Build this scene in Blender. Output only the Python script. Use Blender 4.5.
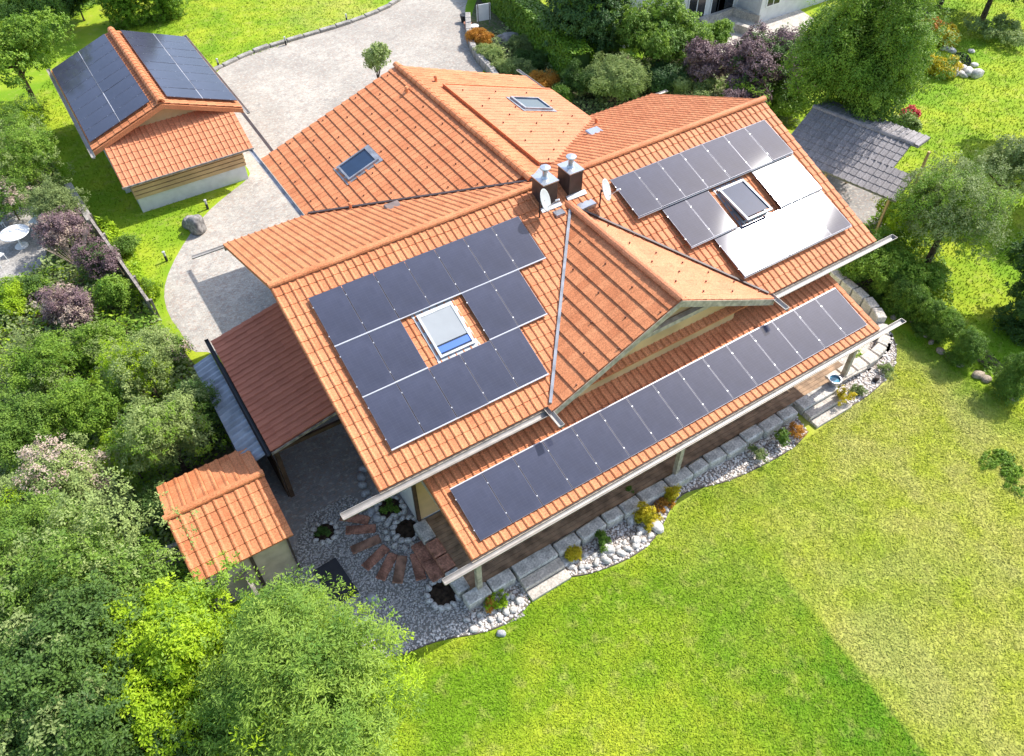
import bpy, bmesh, math, random
import numpy as np
from mathutils import Vector, Matrix
# ---------------------------------------------------------------- camera, light, exposure
scn = bpy.context.scene
for o in list(bpy.data.objects): bpy.data.objects.remove(o)
CP = (-3.32749,-18.10299,14.64153,-0.56546,0.74302,-0.00960,783.54865)
def _rot(a, b, c):
    Rz = lambda t: np.array([[math.cos(t), -math.sin(t), 0], [math.sin(t), math.cos(t), 0], [0, 0, 1]])
    Rx = lambda t: np.array([[1, 0, 0], [0, math.cos(t), -math.sin(t)], [0, math.sin(t), math.cos(t)]])
    return Rz(a) @ Rx(b) @ Rz(c)
RM = _rot(*CP[3:6]); CC = np.array(CP[:3]); FF = CP[6]
cam = bpy.data.cameras.new('camera'); camo = bpy.data.objects.new('camera', cam); scn.collection.objects.link(camo)
m4 = Matrix([[*RM[i], CC[i]] for i in range(3)] + [[0, 0, 0, 1]]); camo.matrix_world = m4
cam.sensor_width = 36; cam.lens = FF * 36 / 1024; cam.clip_end = 1500; cam.clip_start = .5
scn.camera = camo
SUN = Vector((.93, .075, 1.0)).normalized()
w = bpy.data.worlds.new('World'); scn.world = w; w.use_nodes = True
nt = w.node_tree; bg = nt.nodes['Background']; sky = nt.nodes.new('ShaderNodeTexSky'); sky.sky_type = 'NISHITA'
sky.sun_disc = False; sky.sun_elevation = math.asin(SUN.z); sky.sun_rotation = math.atan2(SUN.x, SUN.y)
sky.air_density = 1.0; sky.dust_density = 1.6; sky.ozone_density = 1.0
nt.links.new(sky.outputs[0], bg.inputs[0]); bg.inputs[1].default_value = .15
sl = bpy.data.lights.new('sun', 'SUN'); sl.energy = 3.05; sl.angle = math.radians(.53); sl.color = (1, .965, .92)
so = bpy.data.objects.new('sun', sl); scn.collection.objects.link(so); so.rotation_euler = SUN.to_track_quat('Z', 'Y').to_euler()
scn.view_settings.view_transform = 'Standard'; scn.view_settings.look = 'None'; scn.view_settings.gamma = 1
scn.view_settings.exposure = 1.08
scn.render.resolution_x = 1024; scn.render.resolution_y = 756
# ---------------------------------------------------------------- helpers
G = -6.7                                   # ground level; z = 0 is the main ridge of the house
def U(u, v, z=G):                          # place on level z that the photo shows at pixel u, v
    d = RM @ np.array([(u - 512) / FF, -(v - 378) / FF, -1.0]); t = (z - CC[2]) / d[2]
    p = CC + d * t; return Vector(p)
rng = np.random.default_rng(7); random.seed(7)
C = scn.collection
MATS = {}
def mat(name, col, rough=.7, spec=.4, metal=0, var=.12, vscale=3.0, bump=0, bscale=30, attr=False, col2=None, coat=0, trans=0, fine=0):
    if name in MATS: return MATS[name]
    m = bpy.data.materials.new(name); m.use_nodes = True; n = m.node_tree.nodes; l = m.node_tree.links
    b = n['Principled BSDF']; b.inputs['Roughness'].default_value = rough; b.inputs['Metallic'].default_value = metal
    b.inputs['Specular IOR Level'].default_value = spec; b.inputs['Coat Weight'].default_value = coat
    tc = n.new('ShaderNodeTexCoord'); nz = n.new('ShaderNodeTexNoise'); nz.inputs['Scale'].default_value = vscale; nz.inputs['Detail'].default_value = 6
    l.new(tc.outputs['Object'], nz.inputs['Vector'])
    c2 = col2 or tuple(c * (1 - var * 2.2) for c in col); c1 = col if col2 else tuple(min(1, c * (1 + var)) for c in col)
    mx = n.new('ShaderNodeMix'); mx.data_type = 'RGBA'; mx.inputs[6].default_value = (*c1, 1); mx.inputs[7].default_value = (*c2, 1)
    rp = n.new('ShaderNodeMapRange'); rp.inputs[1].default_value = .36; rp.inputs[2].default_value = .66
    if attr:
        at = n.new('ShaderNodeAttribute'); at.attribute_name = 'rnd'
        ad = n.new('ShaderNodeMath'); ad.operation = 'MULTIPLY_ADD'; ad.inputs[1].default_value = .55; l.new(at.outputs['Fac'], ad.inputs[0])
        l.new(nz.outputs[0], rp.inputs[0]); hf = n.new('ShaderNodeMath'); hf.operation = 'MULTIPLY'; hf.inputs[1].default_value = .45
        l.new(rp.outputs[0], hf.inputs[0]); l.new(hf.outputs[0], ad.inputs[2]); l.new(ad.outputs[0], mx.inputs[0])
    else:
        l.new(nz.outputs[0], rp.inputs[0]); l.new(rp.outputs[0], mx.inputs[0])
    out = mx.outputs[2]
    if fine:
        nf = n.new('ShaderNodeTexNoise'); nf.inputs['Scale'].default_value = fine; nf.inputs['Detail'].default_value = 3; l.new(tc.outputs['Object'], nf.inputs['Vector'])
        rf = n.new('ShaderNodeMapRange'); rf.inputs[1].default_value = .3; rf.inputs[2].default_value = .7; rf.inputs[3].default_value = .65; rf.inputs[4].default_value = 1.3
        l.new(nf.outputs[0], rf.inputs[0]); ml = n.new('ShaderNodeMix'); ml.data_type = 'RGBA'; ml.blend_type = 'MULTIPLY'; ml.inputs[0].default_value = 1
        l.new(out, ml.inputs[6]); l.new(rf.outputs[0], ml.inputs[7]); out = ml.outputs[2]
    l.new(out, b.inputs['Base Color'])
    if bump:
        nb = n.new('ShaderNodeTexNoise'); nb.inputs['Scale'].default_value = bscale; nb.inputs['Detail'].default_value = 4; l.new(tc.outputs['Object'], nb.inputs['Vector'])
        bu = n.new('ShaderNodeBump'); bu.inputs['Strength'].default_value = bump; bu.inputs['Distance'].default_value = .03
        l.new(nb.outputs[0], bu.inputs['Height']); l.new(bu.outputs[0], b.inputs['Normal'])
    if trans:
        tr = n.new('ShaderNodeBsdfTranslucent'); l.new(out, tr.inputs[0]); ms = n.new('ShaderNodeMixShader'); ms.inputs[0].default_value = trans
        l.new(b.outputs[0], ms.inputs[1]); l.new(tr.outputs[0], ms.inputs[2]); l.new(ms.outputs[0], n['Material Output'].inputs[0])
    MATS[name] = m; return m
def link(o, parent=None):
    C.objects.link(o)
    if parent is not None: o.parent = parent
    return o
def tag(o, label=None, cat=None, group=None, kind=None):
    for k, v in (('label', label), ('category', cat), ('group', group), ('kind', kind)):
        if v: o[k] = v
    return o
def thing(name, label, cat, loc=(0, 0, 0), rz=0, group=None):
    o = bpy.data.objects.new(name, None); C.objects.link(o); o.location = loc; o.rotation_euler = (0, 0, rz); o.empty_display_size = .2
    return tag(o, label, cat, group)
def npmesh(name, V, F, m, parent=None, rnd=None, smooth=False, mi=None):
    me = bpy.data.meshes.new(name); V = np.asarray(V, np.float32); F = np.asarray(F, np.int32); k = F.shape[1]
    me.vertices.add(len(V)); me.vertices.foreach_set('co', V.ravel()); me.loops.add(F.size); me.loops.foreach_set('vertex_index', F.ravel())
    me.polygons.add(len(F)); me.polygons.foreach_set('loop_start', np.arange(0, F.size, k, dtype=np.int32))
    if rnd is not None:
        a = me.attributes.new('rnd', 'FLOAT', 'FACE'); a.data.foreach_set('value', np.asarray(rnd, np.float32))
    me.polygons.foreach_set('use_smooth', np.full(len(F), bool(smooth)))
    me.update(calc_edges=True); me.validate()
    for x in (m if isinstance(m, (list, tuple)) else [m]): me.materials.append(x)
    if mi is not None: me.polygons.foreach_set('material_index', np.asarray(mi, np.int32))
    return link(bpy.data.objects.new(name, me), parent)
class MB:
    def __init__(s): s.b = bmesh.new()
    def box(s, lo, hi, M=None, bev=0):
        r = bmesh.ops.create_cube(s.b, size=1); vs = r['verts']
        for v in vs: v.co = Vector([lo[i] + (v.co[i] + .5) * (hi[i] - lo[i]) for i in range(3)])
        if bev:
            es = list({e for v in vs for e in v.link_edges}); r = bmesh.ops.bevel(s.b, geom=es, offset=bev, segments=1, affect='EDGES'); vs = list({v for f in r['faces'] for v in f.verts} | {v for v in vs if v.is_valid})
        if M is not None:
            for v in vs: v.co = M @ v.co
        return s
    def prism(s, pts, ext):                # planar polygon pts extruded by vector ext
        e = Vector(ext); a = [s.b.verts.new(p) for p in pts]; c = [s.b.verts.new(Vector(p) + e) for p in pts]; n = len(a)
        s.b.faces.new(a); s.b.faces.new(c[::-1])
        for i in range(n): s.b.faces.new((a[i], a[(i + 1) % n], c[(i + 1) % n], c[i]))
        return s
    def tube(s, p, q, r0, r1=None, n=8):
        p, q = Vector(p), Vector(q); r1 = r0 if r1 is None else r1; d = (q - p).normalized(); a = d.orthogonal().normalized(); b = d.cross(a)
        R0 = [s.b.verts.new(p + (a * math.cos(t) + b * math.sin(t)) * r0) for t in [2 * math.pi * i / n for i in range(n)]]
        R1 = [s.b.verts.new(q + (a * math.cos(t) + b * math.sin(t)) * r1) for t in [2 * math.pi * i / n for i in range(n)]]
        for i in range(n): s.b.faces.new((R0[i], R0[(i + 1) % n], R1[(i + 1) % n], R1[i]))
        s.b.faces.new(R0[::-1]); s.b.faces.new(R1); return s
    def lathe(s, prof, c=(0, 0, 0), n=20):
        c = Vector(c); rings = [[s.b.verts.new(c + Vector((r * math.cos(2 * math.pi * i / n), r * math.sin(2 * math.pi * i / n), z))) for i in range(n)] for r, z in prof]
        for A, B in zip(rings, rings[1:]):
            for i in range(n): s.b.faces.new((A[i], A[(i + 1) % n], B[(i + 1) % n], B[i]))
        s.b.faces.new(rings[0][::-1]); s.b.faces.new(rings[-1]); return s
    def build(s, name, m, parent=None, smooth=False):
        bmesh.ops.recalc_face_normals(s.b, faces=s.b.faces[:])
        me = bpy.data.meshes.new(name); s.b.to_mesh(me); s.b.free()
        for x in (m if isinstance(m, (list, tuple)) else [m]): me.materials.append(x)
        if smooth:
            for f in me.polygons: f.use_smooth = True
        return link(bpy.data.objects.new(name, me), parent)
def sheet(name, pts, z, m):
    b = bmesh.new(); vs = [b.verts.new((p[0], p[1], z)) for p in pts]; f = b.faces.new(vs); f.normal_update()
    if f.normal.z < 0: f.normal_flip()
    bmesh.ops.triangulate(b, faces=[f]); me = bpy.data.meshes.new(name); b.to_mesh(me); b.free(); me.materials.append(m)
    return tag(link(bpy.data.objects.new(name, me)), kind='structure')
def smooth_poly(pts, k=2):
    for _ in range(k):
        q = []
        for i in range(len(pts)):
            a, b = Vector(pts[i]), Vector(pts[(i + 1) % len(pts)]); q += [a * .75 + b * .25, a * .25 + b * .75]
        pts = q
    return pts
def smooth_line(pts, k=2):
    for _ in range(k):
        q = [Vector(pts[0])]
        for a, b in zip(pts, pts[1:]): a, b = Vector(a), Vector(b); q += [a * .75 + b * .25, a * .25 + b * .75]
        pts = q + [Vector(pts[-1])]
    return pts
def resample(pts, step):
    out = []; acc = 0; pts = [Vector(p) for p in pts]
    for a, b in zip(pts, pts[1:]):
        L = (b - a).length; t = acc
        while t < L: out.append((a.lerp(b, t / L), (b - a).normalized())); t += step
        acc = t - L
    return out
# ---------------------------------------------------------------- materials
TILE = mat('clay_tile', (.65, .255, .11), .65, .25, attr=True, var=.1, col2=(.49, .165, .065), vscale=1.2, fine=25)
TILE2 = mat('new_clay_tile', (.63, .25, .12), .65, .25, attr=True, col2=(.53, .19, .088), vscale=1.5, fine=25)
GTILE = mat('grey_tile', (.28, .25, .24), .6, .4, attr=True, col2=(.19, .17, .165), vscale=2, fine=20)
PLASTER = mat('white_plaster', (.72, .71, .68), .9, .2, var=.04, bump=.2, bscale=80)
WOOD = mat('larch_boards', (.60, .40, .20), .7, .3, var=.09, vscale=1.2)
PALEWOOD = mat('weathered_fascia', (.46, .40, .31), .8, .2, var=.15, vscale=6)
DARKWOOD = mat('dark_timber', (.09, .05, .03), .7, .3, var=.2)
GREYWOOD = mat('grey_weathered_wood', (.30, .26, .22), .85, .2, var=.25, vscale=6)
DECK = mat('deck_boards', (.36, .235, .14), .7, .3, var=.2, vscale=3)
ZINC = mat('gutter_metal', (.38, .35, .31), .45, .5, metal=.35, var=.08)
RAIL = mat('rail_aluminium', (.5, .5, .52), .5, .5, metal=.2, var=.02)
ALU = mat('aluminium', (.5, .51, .53), .35, .5, metal=.8, var=.04)
LEAD = mat('lead_flashing', (.33, .34, .36), .5, .5, metal=.4, var=.15)
BROWNMETAL = mat('brown_cladding', (.06, .04, .035), .5, .5, var=.15)
STEEL = mat('stainless_cap', (.5, .52, .55), .42, .5, metal=.9, var=.03)
WHITE = mat('white_paint', (.78, .78, .76), .5, .4, var=.03)
BLACK = mat('black_plastic', (.02, .02, .022), .5, .4, var=.1)
GREYSHEET = mat('grey_corrugated_sheet', (.32, .35, .39), .55, .5, metal=.2, var=.15, vscale=2)
GLASS = mat('window_glass', (.02, .04, .08), .06, .8, var=.05)
BLIND = mat('roller_blind', (.30, .315, .32), .6, .3, var=.02)
BLUE = mat('blue_blind', (.06, .16, .5), .4, .4, var=.04)
STONE = mat('white_stone', (.58, .55, .50), .85, .2, var=.2, vscale=2.5, bump=.4, bscale=25)
BLOCK = mat('granite_block', (.56, .53, .47), .85, .2, var=.16, vscale=3, bump=.4, bscale=25, fine=18)
SLAB = mat('pale_slab', (.56, .50, .42), .85, .2, var=.1, vscale=3, fine=16)
BRICKP = mat('brown_brick_block', (.42, .20, .13), .85, .2, var=.25, vscale=4, fine=20)
SOIL = mat('dark_soil', (.045, .03, .02), .95, .1, var=.3, vscale=8, bump=.6, bscale=30)
ROCK = mat('grey_boulder', (.27, .25, .23), .9, .2, var=.25, vscale=3, bump=.6, bscale=10)
CONC = mat('pale_concrete', (.36, .335, .30), .9, .2, var=.12, vscale=2, fine=12)
def panel_mat(name, rough, base=(.022, .024, .042)):
    m = mat(name, base, rough, .75, var=.12, vscale=.8); n = m.node_tree.nodes; l = m.node_tree.links; b = n['Principled BSDF']
    d = n.new('ShaderNodeBsdfDiffuse'); l.new(b.inputs['Base Color'].links[0].from_socket, d.inputs[0]); g = n.new('ShaderNodeBsdfGlossy'); g.distribution = 'BECKMANN'; g.inputs['Roughness'].default_value = rough
    tc = n.new('ShaderNodeTexCoord'); br = n.new('ShaderNodeTexBrick'); br.offset = 0; br.inputs['Scale'].default_value = 1; br.inputs['Brick Width'].default_value = .167; br.inputs['Row Height'].default_value = .084; br.inputs['Mortar Size'].default_value = .0035
    br.inputs['Color1'].default_value = (1, 1, 1, 1); br.inputs['Color2'].default_value = (.93, .94, .97, 1); br.inputs['Mortar'].default_value = (1.22, 1.22, 1.2, 1); l.new(tc.outputs['Object'], br.inputs['Vector'])
    mm = n.new('ShaderNodeMix'); mm.data_type = 'RGBA'; mm.blend_type = 'MULTIPLY'; mm.inputs[0].default_value = 1; l.new(d.inputs[0].links[0].from_socket, mm.inputs[6]); l.new(br.outputs[0], mm.inputs[7]); l.new(mm.outputs[2], d.inputs[0])
    fr = n.new('ShaderNodeFresnel'); fr.inputs[0].default_value = 1.52; ms = n.new('ShaderNodeMixShader'); l.new(fr.outputs[0], ms.inputs[0]); l.new(d.outputs[0], ms.inputs[1]); l.new(g.outputs[0], ms.inputs[2]); l.new(ms.outputs[0], n['Material Output'].inputs[0]); return m
PV = panel_mat('panel_glass', .13, (.056, .060, .088))
# ground materials
def ground_mat(name, build):
    m = bpy.data.materials.new(name); m.use_nodes = True; n = m.node_tree.nodes; l = m.node_tree.links; b = n['Principled BSDF']
    b.inputs['Roughness'].default_value = .9; b.inputs['Specular IOR Level'].default_value = .15
    tc = n.new('ShaderNodeTexCoord')
    def noise(s, d=4, dist=0):
        x = n.new('ShaderNodeTexNoise'); x.inputs['Scale'].default_value = s; x.inputs['Detail'].default_value = d; x.inputs['Distortion'].default_value = dist; l.new(tc.outputs['Object'], x.inputs['Vector']); return x.outputs[0]
    def rng_(v, a, c, lo=0, hi=1):
        x = n.new('ShaderNodeMapRange'); x.inputs[1].default_value = a; x.inputs[2].default_value = c; x.inputs[3].default_value = lo; x.inputs[4].default_value = hi; l.new(v, x.inputs[0]); return x.outputs[0]
    def mix(f, a, c, mode='MIX'):
        x = n.new('ShaderNodeMix'); x.data_type = 'RGBA'; x.blend_type = mode
        if isinstance(f, (int, float)): x.inputs[0].default_value = f
        else: l.new(f, x.inputs[0])
        for i, q in ((6, a), (7, c)):
            if isinstance(q, tuple): x.inputs[i].default_value = (*q, 1)
            else: l.new(q, x.inputs[i])
        return x.outputs[2]
    col, h, hs = build(n, l, tc, noise, rng_, mix); l.new(col, b.inputs['Base Color'])
    if h is not None:
        bu = n.new('ShaderNodeBump'); bu.inputs['Strength'].default_value = hs; bu.inputs['Distance'].default_value = .04; l.new(h, bu.inputs['Height']); l.new(bu.outputs[0], b.inputs['Normal'])
    return m
def lawn_build(n, l, tc, noise, rng_, mix):
    # a fresh green mown area, drier straw-coloured grass to the east of a straight mowing edge
    sx = n.new('ShaderNodeSeparateXYZ'); l.new(tc.outputs['Object'], sx.inputs[0])
    green = mix(rng_(noise(.9, 5), .35, .65), (.25, .37, .012), (.38, .44, .026)); green = mix(rng_(noise(.33, 3), .42, .62), green, (.16, .30, .009))
    dry = mix(rng_(noise(1.1, 5), .35, .65), (.39, .43, .04), (.47, .45, .10)); dry = mix(rng_(noise(.4, 4, .5), .5, .68), dry, (.45, .43, .12))
    def half(p, q, soft):                  # 0..1 across the line p->q (left side 1)
        p, q = Vector(p[:2]), Vector(q[:2]); d = (q - p).normalized(); nx, ny = -d.y, d.x
        a = n.new('ShaderNodeMath'); a.operation = 'MULTIPLY'; l.new(sx.outputs[0], a.inputs[0]); a.inputs[1].default_value = nx
        c = n.new('ShaderNodeMath'); c.operation = 'MULTIPLY_ADD'; l.new(sx.outputs[1], c.inputs[0]); c.inputs[1].default_value = ny; l.new(a.outputs[0], c.inputs[2])
        e = n.new('ShaderNodeMath'); e.operation = 'SUBTRACT'; l.new(c.outputs[0], e.inputs[0]); e.inputs[1].default_value = p.x * nx + p.y * ny
        jt = n.new('ShaderNodeMath'); jt.operation = 'MULTIPLY_ADD'; l.new(noise(1.2, 4), jt.inputs[0]); jt.inputs[1].default_value = soft * 2.4; l.new(e.outputs[0], jt.inputs[2])
        return rng_(jt.outputs[0], soft * .2, soft * 2.2)
    def inv(a): return rng_(a, 0, 1, 1, 0)
    fc = half(U(925, 751), U(801, 597), .12); fs = half(U(925, 751), U(790, 584), 4.5); fn = half(U(700, 640), U(840, 560), 2.5)
    f1 = mix(fn, fc, fs)
    pass
    def mul(a, c):
        x = n.new('ShaderNodeMath'); x.operation = 'MULTIPLY'; l.new(a, x.inputs[0]); l.new(c, x.inputs[1]); return x.outputs[0]
    def inv(a): return rng_(a, 0, 1, 1, 0)
    far = half(U(870, 330), U(1024, 430), 1.0)     # beyond the shrub row it is lush again
    band = mul(mul(f1, inv(half(U(800, 770), U(690, 600), 3.5))), inv(fn)); green = mix(band, green, (.095, .235, .006))
    dryf = mul(inv(f1), inv(far))
    north = half(U(455, 640), U(880, 400), 2.0)
    dryf = mul(dryf, rng_(noise(.22, 2), .3, .55, .62, 1))
    col = mix(dryf, green, dry)
    col = mix(rng_(noise(18, 4), .35, .7, .0, .26), col, (.11, .19, .008)); col = mix(rng_(noise(30, 3), .5, .72, 0, .3), col, (.45, .44, .12)); col = mix(rng_(noise(2.6, 5), .55, .7, 0, .35), col, (.42, .39, .11))
    hh = mix(.5, noise(60, 4), noise(14, 3)); return col, hh, .4
LAWN = ground_mat('lawn_grass', lawn_build)
BLADE = LAWN.copy(); BLADE.name = 'grass_blade'; _n = BLADE.node_tree; _b = _n.nodes['Principled BSDF']; _t = _n.nodes.new('ShaderNodeBsdfTranslucent'); _m = _n.nodes.new('ShaderNodeMixShader'); _m.inputs[0].default_value = .45
_n.links.new(_b.inputs['Base Color'].links[0].from_socket, _t.inputs[0]); _n.links.new(_b.outputs[0], _m.inputs[1]); _n.links.new(_t.outputs[0], _m.inputs[2]); _n.links.new(_m.outputs[0], _n.nodes['Material Output'].inputs[0])
def soil_build(n, l, tc, noise, rng_, mix):
    c = mix(rng_(noise(.7, 5), .4, .6), (.10, .075, .045), (.07, .12, .025)); c = mix(rng_(noise(6, 5), .4, .65), c, (.17, .14, .09)); return c, noise(12, 5), .8
GARDEN = ground_mat('garden_ground', soil_build)
def paver(c1, c2, mortar, s):
    def f(n, l, tc, noise, rng_, mix):
        br = n.new('ShaderNodeTexBrick'); l.new(tc.outputs['Object'], br.inputs['Vector']); br.inputs['Scale'].default_value = s; br.inputs['Mortar Size'].default_value = .015
        br.inputs['Color1'].default_value = (*c1, 1); br.inputs['Color2'].default_value = (*c2, 1); br.inputs['Mortar'].default_value = (*mortar, 1); br.inputs['Brick Width'].default_value = .5
        c = mix(rng_(noise(3.2, 3), .35, .65, 0, .6), br.outputs[0], tuple(x * 1.25 for x in c1)); c = mix(rng_(noise(.35, 4), .4, .65, 0, .45), c, tuple(x * .62 for x in c2)); c = mix(rng_(noise(1.6, 5), .45, .6, 0, .35), c, tuple(x * .7 for x in c1))
        c = mix(rng_(noise(9, 2), .5, .68, 0, .55), c, (.36, .24, .18)); c = mix(rng_(noise(7, 2), .55, .7, 0, .5), c, (.60, .56, .47)); c = mix(rng_(noise(13, 2), .55, .7, 0, .45), c, (.19, .18, .18)); return c, noise(20, 3), .25
    return f
PAVE = ground_mat('driveway_pavers', paver((.48, .44, .37), (.34, .315, .28), (.20, .18, .15), 3.2))
PAVED = ground_mat('courtyard_pavers', paver((.33, .31, .29), (.25, .235, .22), (.17, .16, .15), 3.2))
def gravel(c1, c2, dark, s):
    def f(n, l, tc, noise, rng_, mix):
        vo = n.new('ShaderNodeTexVoronoi'); vo.inputs['Scale'].default_value = s; l.new(tc.outputs['Object'], vo.inputs['Vector'])
        c = mix(rng_(vo.outputs['Color'], 0, 1), c1, c2); c = mix(rng_(vo.outputs['Distance'], .38, .6), c, dark)
        return c, rng_(vo.outputs['Distance'], 0, .6, 1, 0), .9
    return f
GRAVEL = ground_mat('grey_gravel', gravel((.60, .56, .51), (.42, .40, .37), (.2, .19, .17), 16))
WGRAVEL = ground_mat('pale_gravel', gravel((.70, .63, .56), (.52, .45, .39), (.22, .18, .15), 14))
def leafmat(name, c1, c2, trans=.3):
    return mat(name, c1, .5, .25, attr=True, col2=c2, vscale=.9, trans=trans)
# ---------------------------------------------------------------- builders: roofs and panels
def tiled(name, parent, O, Ud, Dd, ul, dl, m=TILE, colw=.25, course=.40, lift=.026, roll=.034, seed=0):
    """clay tile field: O upper start corner, Ud along the eave, Dd down the slope"""
    O, Ud, Dd = np.array(O, float), np.array(Vector(Ud).normalized()), np.array(Vector(Dd).normalized())
    N = np.cross(Dd, Ud); N = N if N[2] > 0 else -N
    nc = max(1, round(ul / colw)); nr = max(1, round(dl / course)); cw = ul / nc; ch = dl / nr; r = np.random.default_rng(seed)
    prof = [(0, 0.004), (.10, roll * .75), (.2, roll), (.32, roll * .6), (.42, .003), (.97, 0.0)]
    V = []; F = []; R = []; k = len(prof)
    for i in range(nr):
        for j in range(nc):
            b = len(V); dz = r.uniform(-.003, .003); rv = r.random() ** 1.3
            for t, h in prof:
                for wv, lf in ((i * ch - (.03 if i else 0), 0.0), ((i + 1) * ch, lift)):
                    V.append(O + Ud * (j + t) * cw + Dd * wv + N * (h + lf + dz + .01))
            for t, h in prof: V.append(O + Ud * (j + t) * cw + Dd * (i + 1) * ch + N * (h + dz - .012))
            for a in range(k - 1):
                F.append((b + 2 * a, b + 2 * a + 1, b + 2 * a + 3, b + 2 * a + 2)); R.append(rv)
                F.append((b + 2 * a + 1, b + 2 * k + a, b + 2 * k + a + 1, b + 2 * a + 3)); R.append(rv)
    V = np.array(V); base = len(V)
    e = O - N * .0; th = .10
    for p in (e, e + Ud * ul, e + Ud * ul + Dd * dl, e + Dd * dl): V = np.vstack([V, p - N * .008, p - N * th])
    q = [(0, 2, 4, 6), (1, 7, 5, 3), (0, 1, 3, 2), (2, 3, 5, 4), (4, 5, 7, 6), (6, 7, 1, 0)]
    for f in q: F.append(tuple(base + x for x in f)); R.append(.9)
    F = np.array(F)
    o = npmesh(name, V, F, m, parent, R); return o
def ridge_cap(name, parent, p, q, m=TILE, r=.11, seg=.38):
    p, q = Vector(p), Vector(q); d = q - p; n = max(1, round(d.length / seg)); d = d / n; u = d.normalized(); side = u.cross(Vector((0, 0, 1))).normalized(); up = side.cross(u); V = []; F = []; R = []
    rr = random.Random(3)
    for i in range(n):
        rv = rr.random() * .8; a = p + d * i - u * .03; c = p + d * (i + 1); b = len(V); K = 7
        for (pt, r0) in ((a, r * .9), (c, r * 1.06)):
            for t in range(K): an = math.pi * t / (K - 1); V.append(pt + side * math.cos(an) * r0 * 1.15 + up * (math.sin(an) * r0 - .01))
        for t in range(K - 1): F.append((b + t, b + t + 1, b + K + t + 1, b + K + t)); R.append(rv)
        b2 = len(V); 
        for t in range(K): an = math.pi * t / (K - 1); V.append(c + side * math.cos(an) * r * .85 + up * (math.sin(an) * r * .8 - .03))
        for t in range(K - 1): F.append((b + K + t, b + K + t + 1, b2 + t + 1, b2 + t)); R.append(rv)
    return npmesh(name, np.array([list(v) for v in V]), F, m, parent, R, smooth=False)
def gutter(name, parent, p, q, r=.085, m=ZINC):
    p, q = Vector(p), Vector(q); u = (q - p).normalized(); s = u.cross(Vector((0, 0, 1))).normalized(); b = MB(); K = 8; V = [];
    pr = [(math.cos(math.pi + math.pi * t / K) * r, math.sin(math.pi + math.pi * t / K) * r) for t in range(K + 1)] + [(math.cos(math.pi + math.pi * t / K) * (r - .012), math.sin(math.pi + math.pi * t / K) * (r - .012)) for t in range(K, -1, -1)]
    pts = [p + s * a + Vector((0, 0, c)) for a, c in pr]; b.prism(pts, q - p)
    for e in (p, q):                       # stop ends
        b.prism([e + s * math.cos(math.pi + math.pi * t / K) * (r - .002) + Vector((0, 0, math.sin(math.pi + math.pi * t / K) * (r - .002))) for t in range(K + 1)], u * (.012 if e is p else -.012))
    return b.build(name, m, parent)
_pv = {}
def panel(parent, O, Ud, Dd, w, h, tilt=0):
    key = (round(w, 3), round(h, 3))
    if key not in _pv:
        b = bmesh.new(); me = bpy.data.meshes.new('solar_panel')
        mb = MB(); mb.b = b; mb.box((0, 0, 0), (w, h, .035)); 
        for f in b.faces: f.material_index = 1
        fr = .012; vs = [b.verts.new(c) for c in ((fr, fr, .0375), (w - fr, fr, .0375), (w - fr, h - fr, .0375), (fr, h - fr, .0375))]; f = b.faces.new(vs); f.material_index = 0
        b.to_mesh(me); b.free(); me.materials.append(PV); me.materials.append(MATS['panel_frame']); _pv[key] = me
        cb = MB(); 
        cb.box((-.022, -.018, .036), (.006, .018, .042))
        co = cb.build('clamp', ALU); _pv[('c',) + key] = co.data; bpy.data.objects.remove(co)
    Ud, Dd = Vector(Ud).normalized(), Vector(Dd).normalized(); N = Ud.cross(-Dd); 
    M = Matrix(((Ud.x, Dd.x, N.x, O[0]), (Ud.y, Dd.y, N.y, O[1]), (Ud.z, Dd.z, N.z, O[2]), (0, 0, 0, 1)))
    if N.z < 0: M = Matrix(((Ud.x, Dd.x, -N.x, O[0]), (Ud.y, Dd.y, -N.y, O[1]), (Ud.z, Dd.z, -N.z, O[2]), (0, 0, 0, 1)))
    o = bpy.data.objects.new('solar_panel', _pv[key]); link(o, parent); o.matrix_basis = M @ Matrix.Rotation(tilt, 4, 'X')
    for hh in (.2, .8): c = bpy.data.objects.new('clamp', _pv[('c',) + key]); link(c, o); c.location = (0, h * hh, 0)
    return o
mat('panel_frame', (.12, .12, .15), .4, .5, metal=.3)
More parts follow.
